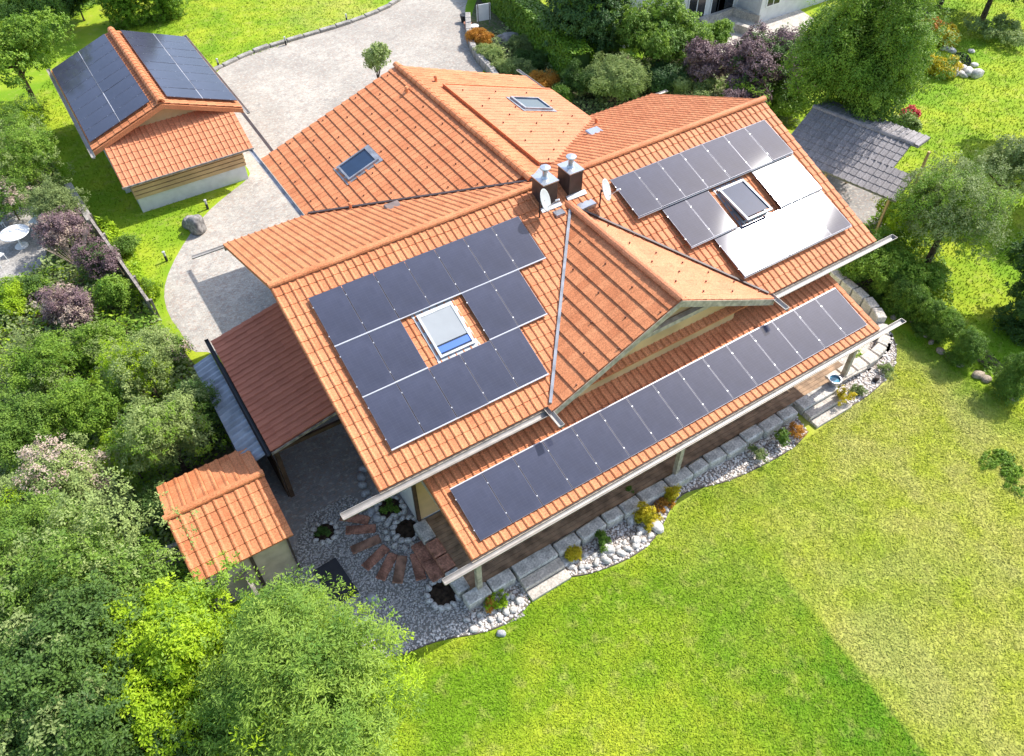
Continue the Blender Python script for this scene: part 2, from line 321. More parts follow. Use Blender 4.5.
def skylight(parent, c, Ud, Dd, w, h, kind):
    """c centre on the roof plane"""
    Ud, Dd = Vector(Ud).normalized(), Vector(Dd).normalized(); N = Ud.cross(Dd); N = N if N.z > 0 else -N
    M = Matrix(((Ud.x, Dd.x, N.x, c[0]), (Ud.y, Dd.y, N.y, c[1]), (Ud.z, Dd.z, N.z, c[2]), (0, 0, 0, 1)))
    b = MB(); a, d, f = w / 2, h / 2, .07
    for lo, hi in (((-a, -d, -.05), (a, -d + f * 1.6, .13)), ((-a, d - f, -.05), (a, d, .13)), ((-a, -d + f * 1.6, -.05), (-a + f, d - f, .13)), ((a - f, -d + f * 1.6, -.05), (a, d - f, .13))): b.box(lo, hi)
    b.box((-a - .12, -d - .12, .035), (a + .12, -d, .05)); b.box((-a - .12, d, .035), (a + .12, d + .16, .05)); b.box((-a - .1, -d, .035), (-a, d, .05)); b.box((a, -d, .035), (a + .1, d, .05))
    fr = b.build('skylight', LEAD if kind != 'blind' else MATS.get('frame_grey') or mat('frame_grey', (.45, .47, .48), .5, .4, metal=.3), parent); fr.matrix_basis = M
    if kind == 'open':
        g = MB().box((-a + f, -.02, 0), (a - f, h - .14, .02)).build('pane', GLASS, fr); 
        g.matrix_basis = Matrix.Translation((0, -d + .1, .12)) @ Matrix.Rotation(math.radians(9), 4, 'X')
        s = MB(); s.box((-a, -.02, -.03), (-a + f, h, .05)).box((a - f, -.02, -.03), (a, h, .05)).box((-a + f, h - f, -.03), (a - f, h, .05))
        s = s.build('sash', mat('frame_grey', (.45, .47, .48), .5, .4, metal=.3), fr); s.matrix_basis = Matrix.Translation((0, -d + .1, .13)) @ Matrix.Rotation(math.radians(9), 4, 'X')
        MB().box((-a + f, -d + f * 1.6, -.3), (a - f, d - f, -.28)).build('opening', mat('dark_interior', (.02, .018, .015), .9), fr)
    else:
        MB().box((-a + f, -d + f * 1.6, .07), (a - f, d - f, .09)).build('pane', GLASS, fr)
        if kind == 'blind':
            MB().box((-a + f, -d + f * 1.6, .10), (a - f, d * .48, .115)).build('roller_shutter', BLIND, fr)
            MB().box((-a + f, d * .55, .10), (a - f, d * .82, .108)).build('blind', BLUE, fr)
    return fr
# ---------------------------------------------------------------- the ground
sheet('lawn', [(-160, -160), (200, -160), (200, 200), (-160, 200)], G, LAWN)
P = lambda L, z=G: [U(u, v, z) for u, v in L]
drive = smooth_poly(P([(213, 352), (190, 352), (183, 335), (168, 315), (163, 292), (170, 268), (187, 238), (205, 214), (228, 194), (247, 180), (251, 172), (240, 160), (210, 130)]) + [Vector((4.3, 19, 0)), Vector((4.3, 25, 0))] + P([(213, 71), (250, 53), (300, 38), (345, 25), (388, 8), (415, -12), (440, -60), (560, -60), (470, -8), (464, 12), (466, 38), (473, 58), (487, 74)]) + [Vector((14, 16, 0)), Vector((12, 6, 0)), Vector((2, 4.2, 0)), Vector((-1.0, 4.4, 0))], 1)
sheet('driveway', drive, G + .004, PAVE)
sheet('garden_soil', P([(-60, 130), (30, 120), (66, 186), (97, 226), (157, 318), (196, 366), (240, 447), (215, 600), (300, 650), (330, 800), (-200, 900), (-300, 400)]), G + .004, GARDEN)
sheet('garden_path', smooth_poly(P([(-60, 200), (20, 205), (46, 215), (50, 238), (44, 264), (20, 285), (-60, 300)]), 2), G + .012, CONC)
sheet('courtyard', [(-2.6, -9.0), (-2.6, 4.5), (1.6, 4.5), (1.6, -5.2), (.3, -6.2)], G + .008, PAVED)
gp = P([(262, 566), (296, 545), (308, 515), (350, 495), (395, 520), (430, 530), (470, 590), (515, 600), (525, 616), (500, 627), (478, 634), (455, 637), (430, 643), (403, 655), (372, 660), (330, 640), (270, 600)])
sheet('gravel_yard', gp, G + .012, GRAVEL)
# ---------------------------------------------------------------- the house
T = .397; L = 19.42; EY = 6.30
house = thing('house', 'large house with bright orange clay tile roofs, three solar arrays and two brown chimneys', 'house', (9, 0, G))
house_inv = Matrix.Translation((-9, 0, -G))
class HP:                                   # parent helper: children are modelled in world space
    pass
def adopt(o):
    o.matrix_basis = house_inv @ o.matrix_basis; return o
root = bpy.data.objects.new('tmp', None)
HL = []                                     # parts made for the house
def H(o): o.parent = house; adopt(o); return o
sN = math.hypot(1, T)
# main slopes
H(tiled('roof', None, (0, 0, 0), (1, 0, 0), (0, -1, -T), L, EY * sN, seed=1))
H(tiled('roof', None, (L, 0, 0), (-1, 0, 0), (0, 1, -T), L, 6.0 * sN, seed=2, lift=.015, roll=.04))
H(ridge_cap('ridge_cap', None, (0, 0, .05), (L + .05, 0, .05)))
# wing
XW, ZW, TW, YN = 9.4, -.22, .345, 10.5; sw = math.hypot(1, TW); HWW = 6.30
H(tiled('roof', None, (XW, 1.0, ZW), (0, 1, 0), (-1, 0, -TW), YN - 1.0, HWW * sw, seed=3, roll=.006, lift=.045))
H(tiled('roof', None, (XW, 1.0, ZW), (0, 1, 0), (1, 0, -TW), YN - 1.0, HWW * sw, seed=4, roll=.008))
H(ridge_cap('ridge_cap', None, (XW, YN + .03, ZW + .05), (XW, .6, ZW + .05), r=.13))
# flat dormer raised on the east slope of the wing
dz0 = ZW - TW * 1.05 + .15; td = .325
H(tiled('dormer_roof', None, (XW + 1.05, 1.6, dz0), (0, 1, 0), (1, 0, -td), 6.8, 5.25 * math.hypot(1, td), m=TILE2, seed=5, roll=.010, lift=.01))
mb = MB(); x0, x1 = XW + 1.05, XW + 6.25
mb.prism([(x0, 8.4, dz0 - .3), (x1, 8.4, dz0 - td * 5.2 - .45), (x1, 8.4, dz0 - td * 5.2 + .05), (x0, 8.4, dz0 + .05)], (0, .07, 0)); H(mb.build('dormer_cheek', TILE))
b = MB().box((x0 - .06, 1.6, dz0 - .25), (x0, 8.47, dz0 + .05)); H(b.build('dormer_cheek', TILE))
# south cross gable
XG, ZG, YG, HG = 9.8, -.43, -6.52, 4.42; tg = (2.54 + ZG) / HG; sg = math.hypot(1, tg)
H(tiled('roof', None, (XG, -.9, ZG), (0, -1, 0), (-1, 0, -tg), -.9 - YG, HG * sg, seed=6, roll=.006, lift=.0454, course=.46))
H(tiled('roof', None, (XG, -.9, ZG), (0, -1, 0), (1, 0, -tg), -.9 - YG, HG * sg, seed=7, roll=.006, lift=.01, m=TILE2))
H(ridge_cap('ridge_cap', None, (XG, YG - .02, ZG + .05), (XG, -.95, ZG + .05), r=.13, m=TILE2))
for s in (-1, 1):                           # barge boards and a visible rafter under the gable
    mb = MB(); mb.prism([(XG, YG - .02, ZG - .02), (XG, YG - .02, ZG - .26), (XG + s * HG, YG - .02, ZG - tg * HG - .26), (XG + s * HG, YG - .02, ZG - tg * HG - .02)], (0, .05, 0)); H(mb.build('barge_board', PALEWOOD))
    mb = MB(); mb.prism([(XG, YG + .3, ZG - .3), (XG, YG + .3, ZG - .48), (XG + s * HG, YG + .3, ZG - tg * HG - .48), (XG + s * HG, YG + .3, ZG - tg * HG - .3)], (0, .12, 0)); H(mb.build('rafter', PALEWOOD))
H(MB().box((XG - 2.1, YG + .25, ZG - 1.28), (XG + 2.1, YG + .42, ZG - 1.12)).build('collar_beam', PALEWOOD))
# valley metal of the gable
def valley(p, q, wd=.09, m=LEAD):
    p, q = Vector(p), Vector(q); s = (q - p).cross(Vector((0, 0, 1))).normalized() * wd; mb = MB(); mb.prism([p - s, p + s, q + s, q - s], (0, 0, .05)); return H(mb.build('valley_flashing', m))
zv = lambda y: T * y + .065
for s in (-1, 1):
    yv0 = ZG / T; xe = lambda y: XG + s * (ZG - T * y) / tg
    valley((XG, yv0, zv(yv0)), (xe(-6.3), -6.3, zv(-6.3)), .045 if s < 0 else .04, LEAD if s < 0 else BROWNMETAL)
for s in (-1, 1):
    y0 = -ZW / T; valley((XW, y0, ZW + .03), (XW + s * HWW * .985, 5.93, -T * 5.93 + .06), .05 if s < 0 else .09, BROWNMETAL if s < 0 else LEAD)
# porch roof
PT = .258; sp = math.hypot(1, PT); PY0, PY1 = -5.0, -8.66; pz = lambda y: -3.874 + PT * (y + 8.678)
H(tiled('porch_roof', None, (1.34, PY0, pz(PY0)), (1, 0, 0), (0, -1, -PT), 16.12, (PY0 - PY1) * sp, seed=8))
# gutters
H(gutter('gutter', None, (-1.15, -6.43, -2.57), (5.35, -6.43, -2.57), r=.12)); H(gutter('gutter', None, (14.1, -6.43, -2.57), (20.3, -6.43, -2.57), r=.12))
for xx in (5.32, 14.24): H(gutter('gutter', None, (xx, -6.28, -2.50), (xx, -7.08, -2.54), r=.10))
H(gutter('gutter', None, (.42, -8.77, -3.95), (18.6, -8.77, -3.95), r=.105))
H(gutter('gutter', None, (-1.12, 6.1, -2.52), (3.1, 6.1, -2.52), r=.08)); H(gutter('gutter', None, (15.5, 6.1, -2.52), (20.4, 6.1, -2.52), r=.08))
H(gutter('gutter', None, (XW - HWW - .1, 6.1, -2.42), (XW - HWW - .1, 11.5, -2.42), r=.08, m=LEAD)); H(gutter('gutter', None, (XW + HWW + .1, 6.1, -2.42), (XW + HWW + .1, 11.3, -2.42), r=.08))
for yy, zz, a, c in ((-6.31, -2.62, 0, 5.3), (-6.31, -2.62, 14.2, L), (-8.67, -4.0, 1.34, 17.46), (6.0, -2.55, 0, 3.0)):
    H(MB().box((a, yy - .03, zz - .10), (c, yy + .03, zz + .05)).build('fascia', PALEWOOD))
# walls
def gable_prism(x0, x1, y0, y1, t, zr, drop, name='wall', m=PLASTER, axis='x', c=0.0):
    mb = MB()
    if axis == 'x': pts = [(x0, y0, G), (x0, y1, G), (x0, y1, zr - t * abs(y1 - c) - drop), (x0, c, zr - drop), (x0, y0, zr - t * abs(y0 - c) - drop)]; mb.prism(pts, (x1 - x0, 0, 0))
    else: pts = [(x0, y0, G), (x1, y0, G), (x1, y0, zr - t * abs(x1 - c) - drop), (c, y0, zr - drop), (x0, y0, zr - t * abs(x0 - c) - drop)]; mb.prism(pts, (0, y1 - y0, 0))
    return mb.build(name, m)
H(gable_prism(1.33, 18.0, -5.3, 5.1, T, 0, .16)); H(gable_prism(4.3, 14.4, 5.0, 9.5, TW, ZW, .2, axis='y', c=XW))
H(gable_prism(6.6, 13.0, -6.05, -5.2, tg, ZG, .2, axis='y', c=XG, m=WOOD, name='gable_wall')); 
H(MB().box((1.36, -5.34, -6.3), (17.9, -5.302, -3.1)).build('siding', WOOD))
H(MB().box((1.26, -5.38, -6.3), (1.36, -5.25, -2.9)).build('corner_board', DARKWOOD))
mb = MB(); mb.box((1.285, -5.2, -4.1), (1.328, 5.0, -2.9)); H(mb.build('siding', WOOD))
def window(x, y, z, w_, h_, ax):
    if ax == 'y': f = MB().box((x - w_ / 2, y - .05, z), (x + w_ / 2, y, z + h_)); g = MB().box((x - w_ / 2 + .08, y - .056, z + .08), (x - .03, y - .05, z + h_ - .08)).box((x + .03, y - .056, z + .08), (x + w_ / 2 - .08, y - .05, z + h_ - .08))
    else: f = MB().box((x - .05, y - w_ / 2, z), (x, y + w_ / 2, z + h_)); g = MB().box((x - .056, y - w_ / 2 + .08, z + .08), (x - .05, y - .03, z + h_ - .08)).box((x - .056, y + .03, z + .08), (x - .05, y + w_ / 2 - .08, z + h_ - .08))
    f = H(f.build('window', WHITE)); g = g.build('pane', GLASS, f); return f
for x in (3.4, 7.0, 12.2, 15.8): window(x, -5.345, -6.28, 1.9, 2.15, 'y')
window(1.33, 2.8, -5.6, 1.2, 1.1, 'x'); H(MB().box((1.28, -2.9, -6.55), (1.328, -1.8, -4.4)).build('front_door', DARKWOOD))
# chimneys
def chimney(x0, y0, x1, y1, zt, vx):
    c = H(MB().box((x0, y0, -1.2), (x1, y1, zt)).build('chimney', BROWNMETAL)); iv = c.matrix_basis.inverted() @ house_inv
    cx, cy = (x0 + x1) / 2, (y0 + y1) / 2
    o = MB().box((x0 - .03, y0 - .03, zt), (x1 + .03, y1 + .03, zt + .035)).build('cap', STEEL, c)
    o = MB().lathe([(.13, zt + .035), (.085, zt + .11), (.085, zt + .30), (.0, zt + .30)], (cx, cy, 0)).lathe([(.02, zt + .28), (.02, zt + .36)], (cx, cy, 0), 6).lathe([(.16, zt + .37), (.18, zt + .39), (.17, zt + .42), (.001, zt + .44)], (cx, cy, 0)).build('flue', STEEL, c)
    H(MB().prism([(x0 - .12, y0 - .14, T * y0 - .01), (x1 + .12, y0 - .14, T * y0 - .01), (x1 + .12, y0, T * y0 + .07), (x0 - .12, y0, T * y0 + .07)], (0, 0, .03)).build('chimney_flashing', LEAD))
chimney(8.88, -.84, 9.42, -.18, .56, 0); chimney(9.94, -.78, 10.46, -.12, .56, 0)
H(MB().box((10.0, -1.42, -.52), (10.62, -1.05, -.40), bev=.01).build('step_grating', ALU))
H(MB().box((9.1, -1.3, -.47), (9.45, -1.05, -.36), bev=.01).build('step_grating', ALU))
# satellite dishes
def dish(base, label):
    n = Vector((.60, -.68, .42)).normalized(); base = Vector(base); c = base + Vector((0, 0, .62)) + n * .16
    d = thing('satellite_dish', label, 'satellite dish', base, group=None); inv = Matrix.Translation(-base)
    R = n.to_track_quat('Z', 'Y').to_matrix().to_4x4(); mb = MB(); pr = [(r, .35 * r * r) for r in (.001, .08, .16, .24, .32, .36)]
    mb.lathe([(r, z) for r, z in pr] + [(r + .003, z - .012) for r, z in pr[::-1]], n=28); o = mb.build('reflector', mat('dish_white', (.40, .42, .41), .5, .4, var=.03), d, True); o.matrix_basis = inv @ Matrix.Translation(c) @ R
    mb = MB().tube(base - Vector((0, 0, .1)), base + Vector((0, 0, .68)), .024).tube(base + Vector((0, 0, .6)), c, .03); o = mb.build('mast', BLACK, d); o.matrix_basis = inv
    e = c + n * .42 - Vector((0, 0, .12)); mb = MB().tube(c - Vector((0, 0, .36)) * .9 + n * .05, e, .012); o = mb.build('arm', ALU, d); o.matrix_basis = inv
    mb = MB().tube(e - n * .02, e + n * .1 + Vector((0, 0, .02)), .035, .03); o = mb.build('receiver_head', WHITE, d); o.matrix_basis = inv
dish((8.60, -1.05, -.40), 'white satellite dish below the left chimney, next to the left solar array')
pb = U(600.5, 196.5, -.15); dish((pb.x, pb.y, T * pb.y + .02), 'white satellite dish right of the chimneys, at the corner of the right solar array')
# solar arrays on the main slope
PWD, PHT = 1.02, 1.705
def slope_pt(x, wd, lift=.11): n = Vector((0, -T, 1)) / sN; return Vector((x, -wd / sN, -wd * T / sN)) + n * lift
def arr(ax, aw, rows, tl=0):
    for r, cols in rows:
        for c in cols:
            p = slope_pt(ax + c * PWD + .01, aw + r * PHT + .01); panel_o = panel(None, p, (1, 0, 0), (0, -1, -T), 1.0, 1.68, tilt=math.radians(tl + random.uniform(-.4, .4))); H(panel_o)
        a, b_ = ax + min(cols) * PWD, ax + (max(cols) + 1) * PWD
        hh_ = .125 + math.sin(math.radians(tl)) * .9; p0 = slope_pt(a, aw + (r + 1) * PHT - .002, hh_); q0 = slope_pt(b_, aw + (r + 1) * PHT - .002, hh_)
        mb = MB(); mb.prism([p0 + Vector((0, .022, 0)), p0 + Vector((0, -.022, 0)), q0 + Vector((0, -.022, 0)), q0 + Vector((0, .022, 0))], (0, 0, .028)); H(mb.build('mounting_rail', RAIL))
arr(.78, .85, [(0, range(7)), (1, [0, 1]), (1, [4, 5]), (2, range(5))])
arr(11.57, .85, [(0, range(7)), (1, [1, 2]), (1, [5, 6]), (2, range(2, 7))], 3.5)
for k in range(15):
    y = -6.80; p = (1.80 + 1.02 * k, y, pz(y) + .135); H(panel(None, p, (1, 0, 0), (0, -1, -PT), 1.0, 1.64, tilt=math.radians(-2.6 + random.uniform(-.2, .2))))
H(MB().prism([(1.8, -6.77, pz(-6.77) + .10), (1.8, -6.80, pz(-6.80) + .10), (17.1, -6.80, pz(-6.80) + .10), (17.1, -6.77, pz(-6.77) + .10)], (0, 0, .05)).build('mounting_rail', RAIL))
# roof windows
def on_main(u, v): 
    d = RM @ np.array([(u - 512) / FF, -(v - 378) / FF, -1.0]); n = np.array([0, -T, 1.0]); t = -np.dot(CC, n) / np.dot(d, n); return Vector(CC + d * t)
def on_plane(u, v, p, n):
    d = RM @ np.array([(u - 512) / FF, -(v - 378) / FF, -1.0]); n = np.array(n, float); t = np.dot(np.array(p, float) - CC, n) / np.dot(d, n); return Vector(CC + d * t)
c = on_main(445.5, 331); H(skylight(None, (c.x, c.y, c.z), (1, 0, 0), (0, -1, -T), 1.16, 1.5, 'blind'))
c = on_main(741, 203); H(skylight(None, (c.x, c.y, c.z), (1, 0, 0), (0, -1, -T), 1.16, 1.5, 'open'))
pw = (XW, 0, ZW); c = on_plane(359, 165, pw, (TW, 0, -1)) if False else on_plane(359, 165, pw, (-TW, 0, 1)); H(skylight(None, c, (0, 1, 0), (-1, 0, -TW), 1.05, 1.35, 'plain'))
c = on_plane(531, 105.3, (XW + 1.05, 0, dz0), (td, 0, 1)); H(skylight(None, c, (0, 1, 0), (1, 0, -td), 1.1, 1.45, 'plain'))
# small roof vents, grate and snow guards
c = on_plane(393, 207, (0, 0, 0), (0, T, 1)); H(MB().box((c.x - .28, c.y - .2, c.z - .02), (c.x + .28, c.y + .2, c.z + .09), bev=.03).build('roof_hatch', mat('hatch_brown', (.20, .15, .13), .6)))
c = on_plane(594, 133, (0, 0, 0), (0, T, 1)); H(MB().box((c.x - .3, c.y - .22, c.z), (c.x + .3, c.y + .22, c.z + .12), bev=.03).build('roof_hatch', ALU))
for (u, v, pl) in ((436, 82, 'e'), (407, 93, 'w'), (596, 124, 'n'), (351, 209, 'n')):
    c = on_plane(u, v, *{'e': (pw, (TW, 0, 1)), 'w': (pw, (-TW, 0, 1)), 'n': ((0, 0, 0), (0, T, 1))}[pl]); H(MB().lathe([(.09, 0), (.06, .1), (.06, .22), (.09, .24), (.05, .3)], (c.x, c.y, c.z - .03), 10).build('vent_pipe', TILE, None))
sgm = MB(); sgm.box((-.02, -.02, 0), (.02, .02, .055)); sg0 = sgm.build('snow_guard', mat('guard_brown', (.14, .05, .03), .6)); sg0.location = (0, 0, 0)
pts = []
def guards(O, Ud, Dd, i0, i1, du, dd, w0, w1, clip):
    O, Ud, Dd = Vector(O), Vector(Ud), Vector(Dd).normalized(); w_ = w0; r = 0
    while w_ < w1:
        x = i0 + (du / 2 if r % 2 else 0)
        while x < i1:
            p = O + Ud * x + Dd * w_
            if clip(p): pts.append(p)
            x += du
        w_ += dd; r += 1
guards((XW, 0, ZW + .045), (0, 1, 0), (-1, 0, -TW), 1.2, 10.4, 1.5, .8, .6, 6.2, lambda p: p.z > -T * p.y + .1)
guards((XW + 1.05, 0, dz0 + .03), (0, 1, 0), (1, 0, -td), 1.8, 8.3, 1.5, .8, .5, 5.2, lambda p: p.z > -T * p.y + .1)
guards((XG, 0, ZG + .045), (0, -1, 0), (1, 0, -tg), 1.2, 6.4, 1.1, .75, .7, 4.7, lambda p: p.z > T * p.y + .1)
guards((XG, 0, ZG + .045), (0, -1, 0), (-1, 0, -tg), 1.2, 6.4, 1.3, .8, .7, 4.7, lambda p: p.z > T * p.y + .1)
random.shuffle(pts)
first = True
for p in pts[:98]:
    o = sg0 if first else sg0.copy(); 
    if not first: C.objects.link(o)
    first = False; o.location = p; H(o)
for k in range(18):                          # row of guards along the south eaves
    pass
# porch: posts, deck, beams
for x in (1.7, 9.2, 17.2): H(MB().box((x - .08, -8.36, -6.4), (x + .08, -8.2, -4.02)).build('porch_post', PALEWOOD))
H(MB().box((1.4, -8.38, -4.16), (17.4, -8.18, -4.0)).build('porch_beam', PALEWOOD))
for x in (1.55, 5.9, 10.1, 14.3, 17.25): H(MB().box((x - .06, -8.6, -4.14 - .05), (x + .06, -5.35, -4.0 + .0)).build('porch_rafter', PALEWOOD))
mb = MB(); y = -5.36
while y > -8.15: mb.box((1.45, y - .14, -6.42), (17.6, y, -6.38)); y -= .15
tag(H(mb.build('deck', DECK)))
H(MB().box((1.4, -8.2, G), (17.6, -5.32, -6.425)).build('terrace_base', BLOCK))
# ---------------------------------------------------------------- carport, grey lean-to
cpt = thing('carport', 'carport with shaded dark red tile roof between the house and grey metal roof', 'carport', (-.3, .5, G)); ci = Matrix.Translation((.3, -.5, -G))
def A(o, par, inv): o.parent = par; o.matrix_basis = inv @ o.matrix_basis; return o
A(tiled('roof', None, (1.3, -2.15, -3.42), (0, 1, 0), (-1, 0, -.22), 5.6, 3.15, seed=11, m=mat('shade_darkened_tile', (.54, .19, .11), .7, .2, attr=True, col2=(.42, .14, .08))), cpt, ci)  # clay tile colour darkened for the house shadow covering this roof
A(gutter('gutter', None, (-1.88, -2.2, -4.14), (-1.88, 3.7, -4.14), r=.07, m=BLACK), cpt, ci)
A(MB().box((-1.78, -2.16, -4.25), (1.25, -2.08, -4.1)).build('beam', DARKWOOD), cpt, ci)
A(MB().prism([(1.25, -2.17, -3.54), (1.25, -2.17, -3.44), (-1.78, -2.17, -4.11), (-1.78, -2.17, -4.21)], (0, -.03, 0)).build('barge_board', GREYWOOD), cpt, ci)
for y in (-2.0, .6, 3.2): A(MB().box((-1.7, y - .07, G), (-1.56, y + .07, -4.1)).build('post', DARKWOOD), cpt, ci)
A(MB().box((-1.76, -2.2 + .2, G), (-1.72, 3.3, -5.0)).build('side_wall', DARKWOOD), cpt, ci)
gl = thing('lean_to_shed', 'narrow lean-to with grey corrugated metal roof beside the carport', 'shed', (-2.2, .6, G)); gi = Matrix.Translation((2.2, -.6, -G))
V = []; F = []; n = 120
for i in range(n + 1):
    y = -2.0 + 5.1 * i / n; h = .05 * math.sin(i * math.pi / 3); V += [(-1.95, y, -4.28 + h), (-2.62, y, -4.50 + h), (-2.62, y, -4.53 + h)]
for i in range(n): F += [(3 * i, 3 * i + 1, 3 * i + 4, 3 * i + 3), (3 * i + 1, 3 * i + 2, 3 * i + 5, 3 * i + 4)]
A(npmesh('roof', V, F, GREYSHEET), gl, gi)
A(MB().box((-2.56, -1.95, G), (-2.52, 3.05, -4.56)).build('side_wall', DARKWOOD), gl, gi)
for y in (-1.9, .5, 2.9): A(MB().box((-2.52, y, G), (-2.44, y + .08, -4.52)).build('post', GREYWOOD), gl, gi)
# small tiled shed
sh = thing('garden_shed', 'small pale shed with two-pitch orange tile roof beside the courtyard', 'shed', (-3.6, -3.2, G)); si = Matrix.Translation((3.6, 3.2, -G))
ts = .42; yr, zr = -3.03, -3.78; ss = math.hypot(1, ts)
A(tiled('roof', None, (-5.08, yr, zr), (1, 0, 0), (0, -1, -ts), 2.8, 1.85 * ss, seed=12, m=TILE, colw=.305, course=.4), sh, si)
A(tiled('roof', None, (-2.28, yr, zr), (-1, 0, 0), (0, 1, -ts), 2.8, 1.85 * ss, seed=13, m=TILE, colw=.305, course=.4), sh, si)
A(ridge_cap('ridge_cap', None, (-5.1, yr, zr + .04), (-2.26, yr, zr + .04), r=.1), sh, si)
def shedwall():
    mb = MB(); x0, x1, y0, y1 = -4.85, -2.5, -4.6, -1.45; f = lambda y: zr - ts * abs(y - yr) - .14
    mb.prism([(x0, y0, G), (x0, y1, G), (x0, y1, f(y1)), (x0, yr, zr - .14), (x0, y0, f(y0))], (x1 - x0, 0, 0)); return mb.build('wall', mat('cream_render', (.46, .40, .29), .85, .2, var=.08))
A(shedwall(), sh, si)
A(MB().tube((-2.46, -4.67, G), (-2.46, -4.67, -4.7), .03).build('downpipe', BROWNMETAL), sh, si)
A(MB().box((-3.6, -4.64, -6.6), (-3.5, -4.605, -4.8)).build('trim', BROWNMETAL), sh, si)
# ---------------------------------------------------------------- garage
gr = thing('garage', 'detached garage with orange gable roof covered by black solar panels', 'garage', (1.1, 22, G)); gri = Matrix.Translation((-1.1, -22, -G))
XR, ZR, tr_ = 1.12, -2.7, .36; sr = math.hypot(1, tr_); gy0, gy1 = 17.9, 26.8
A(tiled('roof', None, (XR, gy0, ZR), (0, 1, 0), (-1, 0, -tr_), gy1 - gy0, 3.42 * sr, seed=14), gr, gri)
A(tiled('roof', None, (XR, gy0, ZR), (0, 1, 0), (1, 0, -tr_), gy1 - gy0, 3.42 * sr, seed=15), gr, gri)
A(ridge_cap('ridge_cap', None, (XR, gy1 + .03, ZR + .05), (XR, gy0 - .03, ZR + .05), r=.16), gr, gri)
for s in (-1, 1):
    for r in range(2):
        for k in range(8):
            n = Vector((s * tr_, 0, 1)) / sr; wd = .36 + r * 1.60; p = Vector((XR + s * wd / sr, gy0 + .42 + k * 1.03, ZR - tr_ * wd / sr)) + n * .13
            A(panel(None, p, (0, 1, 0), (s, 0, -tr_), 1.015, 1.57, tilt=math.radians(random.uniform(-.4, .4))), gr, gri)
    wd = .36 + 1.585; n = Vector((s * tr_, 0, 1)) / sr; p = Vector((XR + s * wd / sr, gy0 + .42, ZR - tr_ * wd / sr)) + n * .12
    A(MB().prism([p + Vector((-.015, 0, 0)), p + Vector((.015, 0, 0)), p + Vector((.015, 8.2, 0)), p + Vector((-.015, 8.2, 0))], (0, 0, .05)).build('mounting_rail', RAIL), gr, gri)
    A(gutter('gutter', None, (XR + s * 3.52, gy0 - .5, ZR - tr_ * 3.42 - .05), (XR + s * 3.52, gy1 + .5, ZR - tr_ * 3.42 - .05), r=.085), gr, gri)
    for yy in (gy0 - .02,):
        A(MB().prism([(XR, yy, ZR - .03), (XR, yy, ZR - .24), (XR + s * 3.42, yy, ZR - tr_ * 3.42 - .24), (XR + s * 3.42, yy, ZR - tr_ * 3.42 - .03)], (0, -.04, 0)).build('barge_board', TILE), gr, gri)
mb = MB(); f = lambda x: ZR - tr_ * abs(x - XR) - .14
mb.prism([(-1.7, 18.45, G), (3.75, 18.45, G), (3.75, 18.45, f(3.75)), (XR, 18.45, f(XR)), (-1.7, 18.45, f(-1.7))], (0, 8, 0)); A(mb.build('wall', PLASTER), gr, gri)
mb = MB(); mb.prism([(-1.72, 18.38, -4.4), (3.77, 18.38, -4.4), (3.77, 18.38, f(3.75) + .06), (XR, 18.38, f(XR) + .06), (-1.72, 18.38, f(-1.7) + .06)], (0, .06, 0)); A(mb.build('gable_boards', WOOD), gr, gri)
for yy in (19.3, 22.9): A(MB().box((3.75, yy, G), (3.80, yy + 2.7, -4.55)).build('garage_door', mat('door_brown', (.23, .14, .08), .6)), gr, gri)
A(tiled('lean_to_roof', None, (-1.85, 18.4, -3.72), (1, 0, 0), (0, -1, -.5), 5.95, 2.5 * 1.118 * .985, seed=16, m=TILE2), gr, gri)
A(MB().box((-1.45, 16.45, G), (3.6, 18.45, -5.95)).build('plinth', PLASTER), gr, gri)
mb = MB(); z = -5.95
while z < -5.0: mb.box((-1.52, 16.36, z + .02), (3.66, 18.44, z + .19)); z += .21
A(mb.build('siding', WOOD), gr, gri)
A(MB().box((-1.48, 16.40, -5.95), (3.62, 18.44, -4.95)).build('siding_frame', DARKWOOD), gr, gri)
A(MB().box((-1.9, 15.87, -4.98), (4.1, 15.92, -4.9)).build('eave_board', GREYWOOD), gr, gri)
# ---------------------------------------------------------------- grey pavilion
A0, B0 = U(814, 106.5, -3.3), U(912, 143.5, -3.3); ud = (B0 - A0).normalized(); ln = (B0 - A0).length; dd = Vector((-ud.y, ud.x, 0)); dd = dd if dd.x < 0 else -dd
pv = thing('garden_pavilion', 'open timber pavilion with dark grey tile roof beside the big green tree', 'pavilion', (*((A0 + B0) / 2 + dd * 1.2).xy, G)); pvi = Matrix.Translation((-pv.location.x, -pv.location.y, -G))
A(tiled('roof', None, A0, ud, dd + Vector((0, 0, -.42)), ln, 1.35 * 1.085, seed=17, m=GTILE, course=.34, colw=.29, lift=.022), pv, pvi)
s0 = A0 + (dd + Vector((0, 0, -.42))) * 1.33
A(tiled('roof', None, s0, ud, dd + Vector((0, 0, -.42)), ln + .95, 1.35 * 1.085, seed=18, m=GTILE, course=.34, colw=.29, lift=.022), pv, pvi)
A(tiled('roof', None, A0 + ud * 3.3, ud, -dd + Vector((0, 0, -.13)), ln - 3.3 + .3, 1.2 * 1.085, seed=19, m=GTILE), pv, pvi)
A(tiled('roof', None, A0, ud, -dd + Vector((0, 0, -.13)), 3.3, 1.2 * 1.085, seed=20, m=GTILE), pv, pvi)
A(ridge_cap('ridge_cap', None, A0, B0 + ud * .1, m=GTILE, r=.12), pv, pvi)
